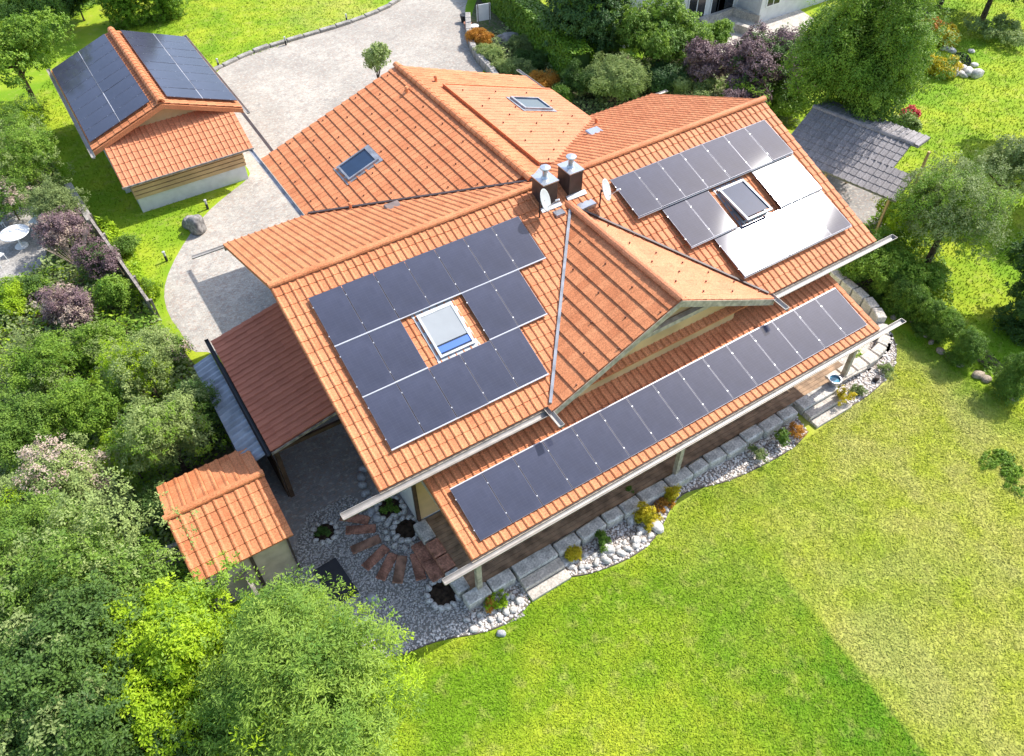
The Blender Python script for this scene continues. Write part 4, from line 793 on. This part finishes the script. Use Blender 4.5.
GREENS = {
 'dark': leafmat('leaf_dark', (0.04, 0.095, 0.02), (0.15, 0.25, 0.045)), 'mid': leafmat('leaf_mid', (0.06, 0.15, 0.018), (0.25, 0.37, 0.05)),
 'lime': leafmat('leaf_lime', (0.217, 0.377, 0.0145), (0.522, 0.667, 0.029), .35), 'pale': leafmat('leaf_pale', (0.17, 0.25, 0.06), (0.44, 0.52, 0.17)),
 'feather': leafmat('leaf_feather', (0.09, 0.21, 0.03), (0.38, 0.50, 0.07)), 'thuja': leafmat('leaf_thuja', (0.07, 0.16, 0.01), (0.2, 0.33, 0.02), .15), 'yellow': leafmat('leaf_yellow', (0.435, 0.406, 0.0145), (0.797, 0.609, 0.0435)),
 'purple': leafmat('leaf_purple', (0.12, 0.065, 0.07), (0.36, 0.25, 0.25), .2), 'conifer': leafmat('leaf_conifer', (0.035, 0.085, 0.025), (0.1, 0.19, 0.04), .1), 'orange': leafmat('leaf_orange', (0.435, 0.174, 0.029), (0.725, 0.406, 0.058)),
 'apple': leafmat('leaf_apple', (0.15, 0.21, 0.06), (0.36, 0.43, 0.15)), 'grass': leafmat('leaf_grass', (0.232, 0.348, 0.087), (0.522, 0.551, 0.203)), 'twig': leafmat('leaf_twig', (0.406, 0.29, 0.217), (0.58, 0.464, 0.362), .1), 'maple': leafmat('leaf_maple', (0.1, 0.22, 0.02), (0.34, 0.48, 0.05)), 'red': leafmat('leaf_red', (0.58, 0.0435, 0.058), (0.725, 0.145, 0.116), .2)}
def plant(name, label, cat, u, v, h, R, RZ, kind, tufts, leaves=8, size=.16, spread=.16, lobes=26, shape='round', group=None, trunk=.12, asp=.5, seed=0, lobe_r=.34, upper=.25, extra=None, limbs=6, at=None):
    """u, v: pixel of the crown centre, h: its height above the ground in metres"""
    rg = np.random.default_rng(abs(seed * 1000 + int(u * 7 + v * 13))); p = at or U(u, v, G + h); base = Vector((p.x, p.y, G)); t = thing(name, label, cat, base, group=group)
    V, F, Rn, lc = cloud(rg, (0, 0, h), (R, R, RZ), lobes, tufts, leaves, size, spread, upper, lobe_r, asp, shape)
    V[:, 2] = np.maximum(V[:, 2], .015); npmesh('crown' if h > 2 or trunk > .1 else 'foliage', V, F, GREENS[kind], t, Rn)
    if extra: V, F, Rn, _ = cloud(rg, (0, 0, h), (R, R, RZ), lobes, int(tufts * extra[1]), leaves, size, spread, upper, lobe_r, asp, shape); V[:, 2] = np.maximum(V[:, 2], .015); npmesh('shoots', V * 1.0, F, GREENS[extra[0]], t, Rn)
    mb = MB(); top = Vector((0, 0, max(.1, h + RZ * .2))); mb.tube((0, 0, -.05), top * .55, trunk, trunk * .7); mb.tube(top * .55, top, trunk * .7, trunk * .25)
    tr = mb.build('trunk' if h > 1.5 else 'stem', BARK, t)
    if h > 1.5:
        for q in lc[:limbs]: a = top * random.uniform(.35, .7); MB().tube(a, Vector(q), trunk * .4, trunk * .1, 6).build('limb', BARK, t)
    return t
pl = plant
# foreground trees, lower left
pl('broadleaf_tree', 'big dull green tree filling the left edge below the shrubs', 'tree', 62, 575, 4.4, 2.1, 2.0, 'mid', 7000, 9, .115, .16, 44, trunk=.2, extra=('pale', .22), seed=1)
pl('broadleaf_tree', 'dark green tree in the bottom left corner', 'tree', 40, 700, 5.0, 2.3, 2.2, 'dark', 8500, 9, .115, .16, 40, trunk=.2, extra=('apple', .12), seed=2)
pl('broadleaf_tree', 'dark green tree between the bottom left corner and the lime tree', 'tree', 120, 735, 4.2, 1.6, 1.6, 'dark', 4800, 9, .115, .15, 28, trunk=.16, seed=3)
pl('broadleaf_tree', 'bright yellow green tree directly below the small tiled shed', 'tree', 180, 650, 4.6, 1.75, 1.75, 'lime', 7500, 9, .11, .14, 34, trunk=.16, seed=4, extra=('maple', .2))
pl('rowan_tree', 'fresh green feathery tree at the bottom beside the lawn', 'tree', 320, 708, 4.8, 2.05, 2.1, 'feather', 10000, 11, .125, .21, 48, trunk=.2, asp=.3, seed=5, extra=('lime', .13), lobe_r=.36)
pl('rowan_tree', 'lower feathery green tree at the bottom edge, left of the rowan', 'tree', 225, 750, 3.6, 1.4, 1.5, 'feather', 4200, 11, .125, .2, 26, trunk=.15, asp=.3, seed=6)
# left garden
for i, (u, v, h, R, RZ, k, n, nm, lb) in enumerate([
 (165, 432, 2.6, 1.25, 1.5, 'pale', 2600, 'broadleaf_tree', 'pale green small tree just left of the tiled shed roof'),
 (195, 410, 2.0, .8, 1.4, 'dark', 1200, 'shrub', 'dark green shrub beside the grey metal lean-to'),
 (130, 455, 1.6, .9, .9, 'lime', 1300, 'shrub', 'yellow green shrub in front of the pale small tree'),
 (140, 365, 1.9, 1.25, 1.2, 'pale', 2300, 'shrub', 'pale grey green shrub above the small tree, near the paving curve'),
 (60, 480, 2.4, 1.35, 1.4, 'pale', 2600, 'shrub', 'loose pale shrub above the big dull green tree'),
 (20, 430, 1.8, 1.2, 1.2, 'mid', 2000, 'shrub', 'mid green shrub on the left edge, middle height'),
 (85, 410, 1.5, 1.2, 1.0, 'maple', 2000, 'shrub', 'broad light green shrub left of the pale small tree'),
 (35, 365, 1.2, 1.5, .9, 'maple', 2200, 'shrub', 'light green shrub on the left edge below the patio'),
 (95, 345, .9, .9, .7, 'maple', 1300, 'shrub', 'light green shrub right below the lower purple bush'),
 (65, 306, 1.0, 1.05, .8, 'purple', 1500, 'shrub', 'purple leaved bush below the garden patio'),
 (98, 262, 1.1, .8, .9, 'purple', 1100, 'shrub', 'purple leaved bush against the brown board fence'),
 (62, 232, 1.2, 1.0, 1.0, 'purple', 1300, 'shrub', 'purple bush with bare twigs beside the garden patio'),
 (112, 292, .9, .65, .7, 'maple', 900, 'shrub', 'bright green shrub against the lower end of the board fence'),
 (52, 205, 1.3, 1.15, 1.0, 'apple', 1500, 'shrub', 'grey green shrub near the concrete garden wall'),
 (15, 155, 2.0, 1.8, 1.7, 'maple', 3000, 'broadleaf_tree', 'light green tree on the left edge, level with the garage'),
 (22, 120, 1.6, 1.3, 1.3, 'mid', 1600, 'shrub', 'mid green shrub on the left edge above the light green tree'),
 (8, 200, 1.2, 1.0, .9, 'mid', 1200, 'shrub', 'mid green shrub on the left edge above the patio'),
 (8, 298, .8, .9, .7, 'lime', 900, 'shrub', 'yellow green clump on the left edge below the patio'),
 (33, 290, .6, .6, .5, 'dark', 700, 'shrub', 'dark green clump at the lower rim of the patio'),
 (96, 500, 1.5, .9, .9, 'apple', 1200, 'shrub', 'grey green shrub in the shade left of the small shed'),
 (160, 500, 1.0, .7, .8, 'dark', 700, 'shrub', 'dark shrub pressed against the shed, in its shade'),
 (10, 520, 2.0, 1.2, 1.4, 'pale', 1800, 'shrub', 'pale shrub on the left edge above the big trees'),
 (175, 350, .5, .5, .4, 'mid', 500, 'shrub', 'small green shrub at the tip of the paving curve'),
 (125, 245, .45, .5, .4, 'mid', 500, 'shrub', 'low green plants on the lawn side of the fence, upper ones'),
 (148, 290, .45, .5, .4, 'lime', 500, 'shrub', 'low yellow green plants on the lawn side of the fence, lower ones'),
 (208, 470, 1.3, .5, .5, 'pale', 300, 'shrub', 'pale shrub tips behind the small shed ridge')]):
    if i == 25: continue
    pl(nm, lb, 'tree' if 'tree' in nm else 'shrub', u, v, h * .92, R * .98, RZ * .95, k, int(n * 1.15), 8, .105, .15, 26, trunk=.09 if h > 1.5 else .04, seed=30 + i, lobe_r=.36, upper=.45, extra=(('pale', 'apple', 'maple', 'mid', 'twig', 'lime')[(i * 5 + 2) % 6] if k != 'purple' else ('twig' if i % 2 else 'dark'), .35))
rgt = random.Random(5)
t = thing('bare_shrub', 'bare pale twigs of a dry shrub by the board fence', 'shrub', U(80, 268)); mb = MB()
for i in range(60): a = rgt.uniform(0, 6.28); e = rgt.uniform(.5, 1.4); mb.tube((0, 0, 0), (math.cos(a) * e * .8, math.sin(a) * e * .8 + .2, e * 1.3), .016, .005, 4)
mb.build('twigs', mat('pale_twig', (.38, .30, .23), .9), t)
# top left
pl('thuja', 'left one of two tall dense thujas above the garage', 'conifer', 131, 8, 5.0, 1.6, 5.2, 'thuja', 9000, 9, .14, .14, 60, 'column', 'pair of thujas above the garage', .12, seed=61, at=U(131, 24))
pl('thuja', 'right one of two tall dense thujas above the garage', 'conifer', 164, 2, 4.9, 1.6, 5.0, 'thuja', 9000, 9, .14, .14, 60, 'column', 'pair of thujas above the garage', .12, seed=62, at=U(166, 17))
pl('broadleaf_tree', 'light green tree in the top left corner', 'tree', 12, 55, 3.0, 2.6, 2.4, 'maple', 3000, 9, .2, .2, 24, trunk=.16, seed=63)
pl('shrub', 'mid green shrub on the top edge right of the corner tree', 'shrub', 35, 12, 1.5, 2.2, 1.4, 'mid', 2200, 9, .2, .2, 18, trunk=.06, seed=64)
pl('shrub', 'dark green shrub on the top edge, near the left thuja', 'shrub', 76, 0, 1.3, 1.4, 1.2, 'dark', 1400, 9, .2, .2, 14, trunk=.06, seed=65)
pl('conifer', 'big conifer standing beyond the top edge, left of the drive', 'conifer', 120, -90, 4.5, 3.0, 5, 'conifer', 2400, 9, .25, .25, 26, 'cone', None, .2, seed=66)
pl('young_tree', 'slim young tree beside the drive at the upper roof corner', 'tree', 376, 62, 2.2, .85, 1.0, 'pale', 520, 7, .17, .15, 9, trunk=.05, seed=67)
# top middle: hedge, thuja block, bushes
def hedge(a, c, wd, h, label, kind, n, seed):
    p, q = U(*a), U(*c); d = q - p; L_ = d.length; t = thing('hedge', label, 'hedge', (p + q) / 2, math.atan2(d.y, d.x)); rg = np.random.default_rng(seed); k = n
    f = rg.random(k); x = rg.uniform(-L_ / 2, L_ / 2, k); y = np.where(f < .4, rg.uniform(-wd / 2, wd / 2, k), np.where(f < .7, -wd / 2, wd / 2)); z = np.where(f < .4, h, rg.uniform(.05, h, k))
    nv = np.stack([np.zeros(k), np.where(f < .4, 0, np.where(f < .7, -1, 1)), np.where(f < .4, 1, .25)], 1) + rg.normal(0, .35, (k, 3)); nv /= np.linalg.norm(nv, axis=1)[:, None]
    P0 = np.stack([x, y, z], 1) + rg.normal(0, .05, (k, 3)); ax = rg.normal(size=(k, 3)); ax -= nv * np.sum(ax * nv, 1)[:, None]; ax /= np.linalg.norm(ax, axis=1)[:, None]; bx = np.cross(nv, ax); s = .085 * rg.uniform(.6, 1.3, (k, 1))
    V = np.stack([P0 - ax * s, P0 + bx * s * .6, P0 + ax * s, P0 - bx * s * .6], 1).reshape(-1, 3); npmesh('foliage', V, np.arange(k * 4).reshape(k, 4), GREENS[kind], t, rg.random(k))
    MB().box((-L_ / 2 + .12, -wd / 2 + .12, 0), (L_ / 2 - .12, wd / 2 - .12, h - .12)).build('branches', mat('hedge_core', (.05, .10, .015), .9), t); return t
hedge((478, -14), (580, 88), 1.3, 2.0, 'clipped dark green hedge running down beside the drive bed', 'thuja', 42000, 70)
pl('thuja', 'massive dark rounded thuja at the top, between hedge and white house', 'conifer', 590, 15, 2.6, 2.3, 3.0, 'conifer', 5200, 10, .2, .2, 34, 'column', None, .2, seed=71, extra=('thuja', .25))
pl('thuja', 'lighter green spreading conifer just above the roof', 'conifer', 618, 82, 1.2, 1.9, 1.3, 'pale', 3000, 9, .18, .2, 20, trunk=.1, asp=.3, seed=72)
pl('thuja', 'dark green low conifer left of the lighter one above the roof', 'conifer', 588, 80, .9, 1.3, 1.1, 'dark', 1800, 9, .18, .18, 14, trunk=.1, asp=.35, seed=73)
pl('shrub', 'big mixed green bush in front of the white house', 'shrub', 660, 42, 1.8, 2.5, 1.9, 'mid', 3600, 9, .2, .2, 24, trunk=.08, seed=74, extra=('maple', .5))
pl('shrub', 'bright green bush left of the beige terrace', 'shrub', 705, 40, 1.2, 1.2, 1.1, 'maple', 1500, 9, .18, .18, 12, trunk=.08, seed=75)
pl('shrub', 'green low bush just above the roof ridge, below the purple bushes', 'shrub', 690, 92, .7, 1.1, .7, 'pale', 1200, 9, .16, .16, 12, trunk=.05, seed=76)
pl('shrub', 'shaded dark bush between the spreading conifer and purple bushes', 'shrub', 655, 80, .8, 1.7, .8, 'conifer', 1500, 9, .18, .18, 14, trunk=.05, seed=77)
pl('shrub', 'purple leaved bush nearest the bright green bush', 'shrub', 706, 68, 1.6, 1.5, 1.4, 'purple', 1700, 9, .17, .18, 16, trunk=.08, seed=78, group='purple bushes by the terrace')
pl('shrub', 'large purple leaved bush below the beige terrace', 'shrub', 765, 62, 2.2, 2.2, 1.8, 'purple', 3000, 9, .17, .2, 22, trunk=.1, seed=79, extra=('dark', .25))
pl('shrub', 'purple leaved bush touching the right roof corner', 'shrub', 745, 95, 1.2, 1.5, 1.1, 'purple', 1600, 9, .17, .18, 14, trunk=.06, seed=80, extra=('maple', .2))
pl('shrub', 'purple leaved bush nearest the very large green tree', 'shrub', 790, 66, 1.8, 1.6, 1.5, 'purple', 2400, 9, .17, .2, 20, trunk=.08, seed=84, extra=('twig', .25))
pl('shrub', 'green bush between the purple bush and the grey pavilion', 'shrub', 785, 100, .9, 1.2, .8, 'maple', 1200, 9, .17, .18, 12, trunk=.05, seed=81)
pl('maple_tree', 'very large green tree behind the grey pavilion', 'tree', 864, 58, 4.9, 2.65, 4.0, 'maple', 15500, 9, .15, .24, 100, 'round', None, .28, seed=82, lobe_r=.25, upper=.75, extra=('mid', .45), limbs=12)
# bed beside the drive: dry grasses
for i, (u, v, k, R, lb) in enumerate([(480, 40, 'orange', .8, 'dry orange grass clump nearest the white board'), (492, 55, 'grass', .9, 'tan grass clump in the middle of the drive bed'), (508, 68, 'grass', 1.0, 'yellow grass clump at the end of the retaining wall'), (525, 72, 'apple', .9, 'grey green clump beside the pale stone'), (520, 45, 'apple', 1.0, 'grey green clump below the hedge, upper one'), (545, 85, 'orange', .8, 'brownish clump at the foot of the hedge'), (560, 98, 'mid', .9, 'green clump beside the dormer roof edge'), (535, 60, 'dark', 1.0, 'dark clump in the shade of the hedge')]):
    pl('ornamental_grass', lb, 'plant', u, v, .35, R, .5, k, 900, 8, .22, .16, 10, trunk=.03, asp=.22, seed=90 + i)
sheet('drive_bed', P([(470, 20), (472, 50), (492, 78), (560, 120), (700, 110), (640, 60), (520, 10), (480, -10)]), G + .014, GARDEN)
sheet('shade_bed', P([(640, 60), (700, 45), (770, 60), (800, 105), (770, 130), (640, 110)]), G + .018, GARDEN)
# right side
pl('apple_tree', 'grey green orchard tree on the right edge side, below the pavilion', 'tree', 952, 212, 2.6, 2.1, 1.8, 'apple', 5200, 9, .11, .17, 40, trunk=.15, seed=100, extra=('maple', .5), lobe_r=.32)
pl('apple_tree', 'second orchard tree reaching the right edge', 'tree', 1012, 168, 2.2, 1.2, 1.1, 'apple', 1700, 9, .14, .17, 24, trunk=.13, seed=101)
pl('shrub', 'bright green shrub between the orchard tree and the house corner', 'shrub', 892, 262, 1.1, 1.4, 1.0, 'maple', 1900, 9, .14, .16, 18, trunk=.06, seed=102)
pl('shrub', 'dark green shrub right beside the protruding gutter end', 'shrub', 868, 262, 1.0, 1.0, .9, 'mid', 1300, 9, .14, .16, 14, trunk=.06, seed=103)
pl('shrub', 'green shrub at the foot of the orchard tree', 'shrub', 925, 280, .8, .8, .6, 'maple', 1000, 9, .14, .16, 14, trunk=.06, seed=104)
pl('shrub', 'light green shrub between pavilion and orchard tree', 'shrub', 902, 215, 1.0, 1.1, .8, 'lime', 1100, 9, .14, .16, 12, trunk=.05, seed=105, extra=('mid', .4))
for i, (u, v, R, lb) in enumerate([(884, 288, .55, 'uppermost, beside the retaining wall'), (898, 300, .55, 'second from the top'), (912, 306, .6, 'third from the top'), (928, 318, .6, 'in the middle'), (944, 330, .6, 'second from the bottom'), (966, 348, .7, 'lowest and largest')]):
    pl('dwarf_conifer', 'dark green cone shrub in the row along the lawn, ' + lb, 'conifer', u, v, .62, R * .78, .75, 'mid', 900, 9, .11, .11, 12, 'column', 'dwarf conifers along the lawn', .05, seed=110 + i, asp=.3, extra=('maple', .5))
pl('dwarf_conifer', 'green cone shrub on the right edge of the photo', 'conifer', 1018, 380, .8, .7, .9, 'mid', 1100, 9, .11, .11, 12, 'column', None, .05, seed=118, asp=.3)
pl('dwarf_conifer', 'dark clipped shrub on the right edge, above the cone shrub', 'conifer', 1035, 312, 1.0, 1.2, 1.1, 'dark', 1500, 9, .13, .13, 12, 'column', None, .05, seed=119)
for i, (u, v, k, R, lb) in enumerate([(941, 66, 'yellow', .9, 'yellow green round bush beside the pond'), (930, 30, 'orange', 1.1, 'orange brown flower patch above the pond'), (945, 38, 'yellow', .8, 'yellow flower patch right above the pond'), (918, 45, 'lime', 1.0, 'yellow green patch next to the big tree'), (1000, 30, 'pale', 1.5, 'pale tall grass clump in the top right meadow'), (908, 117, 'red', .35, 'small red flowering plant behind the pavilion'), (905, 124, 'pale', .6, 'pale plant around the red flowers'), (907, 12, 'purple', .9, 'dark purple bush on the top edge'), (905, 0, 'dark', 1.2, 'dark bush on the top edge left of the meadow')]):
    pl('flowering_shrub', lb, 'plant', u, v, .45, R, .6, k, 900, 8, .17, .15, 10, trunk=.03, seed=130 + i)
for i, (u, v, h, R, lb) in enumerate([(1080, 70, 3.8, 2.4, 'tree beyond the right edge throwing shade on the meadow'), (1088, 150, 3.0, 1.8, 'tree beyond the right edge, lower one'), (1000, -22, 2.6, 2.6, 'dark tree on the top right corner'), (955, -35, 2.6, 2.2, 'dark tree on the top edge of the meadow'), (1075, 262, 2.6, 1.6, 'tree beyond the right edge shading the lower lawn')]):
    pl('broadleaf_tree', lb, 'tree', u, v, h, R, R * .95, 'dark', 2600, 9, .24, .22, 22, trunk=.2, seed=150 + i)
# bed plants below the terrace
for i, (u, v, k, R, RZ, sh, lb) in enumerate([(573, 553, 'yellow', .22, .3, 'column', 'small yellow green conifer beside the left steps'), (601, 540, 'mid', .34, .25, 'round', 'small dark green round shrub among white stones'), (645, 513, 'yellow', .28, .45, 'column', 'tall golden conifer in the middle of the planted bed'), (652, 522, 'yellow', .3, .15, 'round', 'low golden ground plant right of the tall conifer'), (663, 505, 'orange', .3, .18, 'round', 'small orange tinged plant near the largest boulder'), (673, 494, 'yellow', .2, .38, 'column', 'slim golden conifer at the right end of the planted bed'), (757, 456, 'apple', .42, .26, 'round', 'pale grey green tuft in the white pebbles'), (782, 437, 'mid', .4, .34, 'round', 'fresh green round bush left of the right steps'), (797, 431, 'orange', .26, .26, 'round', 'orange tipped round shrub beside the right steps'), (844, 396, 'yellow', .36, .42, 'round', 'golden round shrub right of the right steps'), (858, 391, 'apple', .3, .15, 'round', 'pale tuft next to the golden round shrub'), (884, 368, 'pale', .38, .16, 'round', 'pale spreading plant at the right tip of the pebble bed'), (857, 353, 'lime', .5, .2, 'round', 'bright green plant under the porch eave at the right'), (500, 601, 'lime', .36, .2, 'round', 'bright yellow green plant in the small left bed'), (489, 604, 'orange', .24, .16, 'round', 'reddish plant in the small left bed'), (630, 494, 'mid', .2, .2, 'round', 'small green plant at the block wall'), (280, 555, 'red', .22, .3, 'round', 'small dark red plant against the shed wall'), (325, 533, 'dark', .25, .15, 'round', 'low dark plant in the stone ring by the shed'), (390, 508, 'mid', .3, .12, 'round', 'low green plant in the stone ring under the gutter')]):
    pl('bed_plant', lb, 'plant', u, v, RZ * .9, R, RZ, k, 260 if sh == 'round' else 340, 8, .08, .06, 8, sh, 'small plants in the beds', .02, seed=170 + i, asp=.35 if k != 'mid' else .5)
pl('grass_patch', 'round patch of taller grass on the right part of the lawn', 'grass', 1005, 470, .03, .7, .05, 'maple', 420, 8, .12, .1, 12, trunk=.01, seed=200)
# grass blades over the visible lawn
def blades(n, poly, seed, hgt=.035):
    rg = np.random.default_rng(seed); xs_ = [p[0] for p in poly]; ys_ = [p[1] for p in poly]; x = rg.uniform(min(xs_), max(xs_), n); y = rg.uniform(min(ys_), max(ys_), n)
    px = np.array([[p[0], p[1]] for p in poly]); ins = np.zeros(n, bool); j = len(px) - 1
    for i in range(len(px)):
        a, b_ = px[i], px[j]; cnd = ((a[1] > y) != (b_[1] > y)) & (x < (b_[0] - a[0]) * (y - a[1]) / (b_[1] - a[1] + 1e-12) + a[0]); ins ^= cnd; j = i
    x, y = x[ins], y[ins]; k = len(x); a = rg.uniform(0, 6.283, k); h = hgt * rg.uniform(.5, 1.5, k); wd = .022 * rg.uniform(.6, 1.4, k); le = rg.normal(0, .06, (k, 2))
    V = np.empty((k, 3, 3)); V[:, 0] = np.stack([x - np.cos(a) * wd, y - np.sin(a) * wd, np.full(k, G)], 1); V[:, 1] = np.stack([x + np.cos(a) * wd, y + np.sin(a) * wd, np.full(k, G)], 1); V[:, 2] = np.stack([x + le[:, 0], y + le[:, 1], G + h], 1)
    o = npmesh('grass', V.reshape(-1, 3), np.arange(k * 3).reshape(k, 3), LAWN, None, rg.random(k)); return tag(o, kind='stuff')
lawnpoly = P([(380, 780), (403, 657), (455, 639), (500, 630), (530, 606), (568, 580), (622, 566), (648, 549), (672, 512), (700, 490), (768, 466), (812, 435), (846, 411), (888, 382), (898, 345), (890, 325), (930, 345), (985, 388), (1040, 420), (1060, 800), (700, 820)])
blades(300000, lawnpoly, 5)
blades(90000, P([(-20, 180), (60, 60), (200, -5), (400, -5), (345, 24), (215, 68), (205, 200), (244, 180), (226, 193), (203, 213), (184, 238), (167, 268), (160, 292), (166, 318), (188, 354), (198, 368), (160, 310), (66, 186)]), 8, .07)
blades(90000, P([(870, 200), (900, 100), (890, 0), (1040, 0), (1040, 420), (985, 380), (930, 300)]), 6, .08)
# low undergrowth filling the planted garden and the shaded beds
def cover(name, poly, n, kind, hgt, seed, size=.13):
    rg = np.random.default_rng(seed); xs_ = [p[0] for p in poly]; ys_ = [p[1] for p in poly]; x = rg.uniform(min(xs_), max(xs_), n); y = rg.uniform(min(ys_), max(ys_), n); px = [(p[0], p[1]) for p in poly]; ins = np.zeros(n, bool); j = len(px) - 1
    for i in range(len(px)):
        a, b_ = px[i], px[j]; ins ^= ((a[1] > y) != (b_[1] > y)) & (x < (b_[0] - a[0]) * (y - a[1]) / (b_[1] - a[1] + 1e-12) + a[0]); j = i
    x, y = x[ins], y[ins]; hm = np.clip(.5 + .5 * np.sin(x * 1.7 + seed) * np.cos(y * 1.3 + seed * 2) + .3 * np.sin(x * 4.1) * np.sin(y * 3.7), 0, 1.2); keep = rg.random(len(x)) < .25 + hm; x, y, hm = x[keep], y[keep], hm[keep]; k = len(x)
    z = G + hgt * hm * rg.uniform(.2, 1, k) + .03; nn = np.stack([rg.normal(0, .5, k), rg.normal(0, .5, k), np.ones(k)], 1); nn /= np.linalg.norm(nn, axis=1)[:, None]; ax = rg.normal(size=(k, 3)); ax -= nn * np.sum(ax * nn, 1)[:, None]; ax /= np.linalg.norm(ax, axis=1)[:, None]; bx = np.cross(nn, ax); s = size * rg.uniform(.4, .8, (k, 1)); Q = np.stack([x, y, z], 1)
    V = np.stack([Q - ax * s, Q + bx * s * .55, Q + ax * s, Q - bx * s * .55], 1).reshape(-1, 3); return tag(npmesh(name, V, np.arange(k * 4).reshape(k, 4), GREENS[kind], None, rg.random(k)), kind='stuff')
gpoly = P([(50, 268), (100, 250), (157, 318), (192, 366), (235, 447), (160, 490), (210, 600), (100, 620), (-20, 640), (-60, 380), (-40, 300)])
cover('ground_cover', gpoly, 30000, 'maple', .7, 1); cover('ground_cover', gpoly, 22000, 'apple', .9, 2); cover('ground_cover', gpoly, 9000, 'lime', .6, 3)
gp2 = P([(-40, 120), (30, 110), (66, 186), (97, 232), (50, 262), (46, 214), (20, 204), (-50, 205)]); cover('ground_cover', gp2, 14000, 'maple', .8, 4); cover('ground_cover', gp2, 9000, 'apple', .8, 5)
bp2 = P([(476, 36), (492, 76), (560, 120), (700, 112), (800, 130), (780, 60), (640, 60), (585, 90), (520, 30)]); cover('ground_cover', bp2, 26000, 'apple', .5, 6, .16); cover('ground_cover', bp2, 12000, 'grass', .5, 7, .16)
rp = P([(836, 276), (868, 298), (895, 318), (915, 300), (985, 378), (1000, 372), (960, 320), (940, 250), (900, 200), (860, 230)]); cover('ground_cover', rp, 16000, 'maple', .5, 8)
tl = P([(-30, 60), (30, 40), (110, 0), (60, -30), (-30, -30)]); cover('ground_cover', tl, 12000, 'maple', .6, 9, .18)
cover('ground_cover', P([(98, 226), (160, 318), (150, 290), (132, 245), (110, 225)]), 6000, 'lime', .5, 10)

pl('conifer', 'tall conifer beyond the top edge shading the lawn by the thujas', 'conifer', 0, 0, 6, 2.7, 6, 'conifer', 3400, 9, .25, .25, 26, 'cone', None, .2, seed=67, at=U(305, -34))
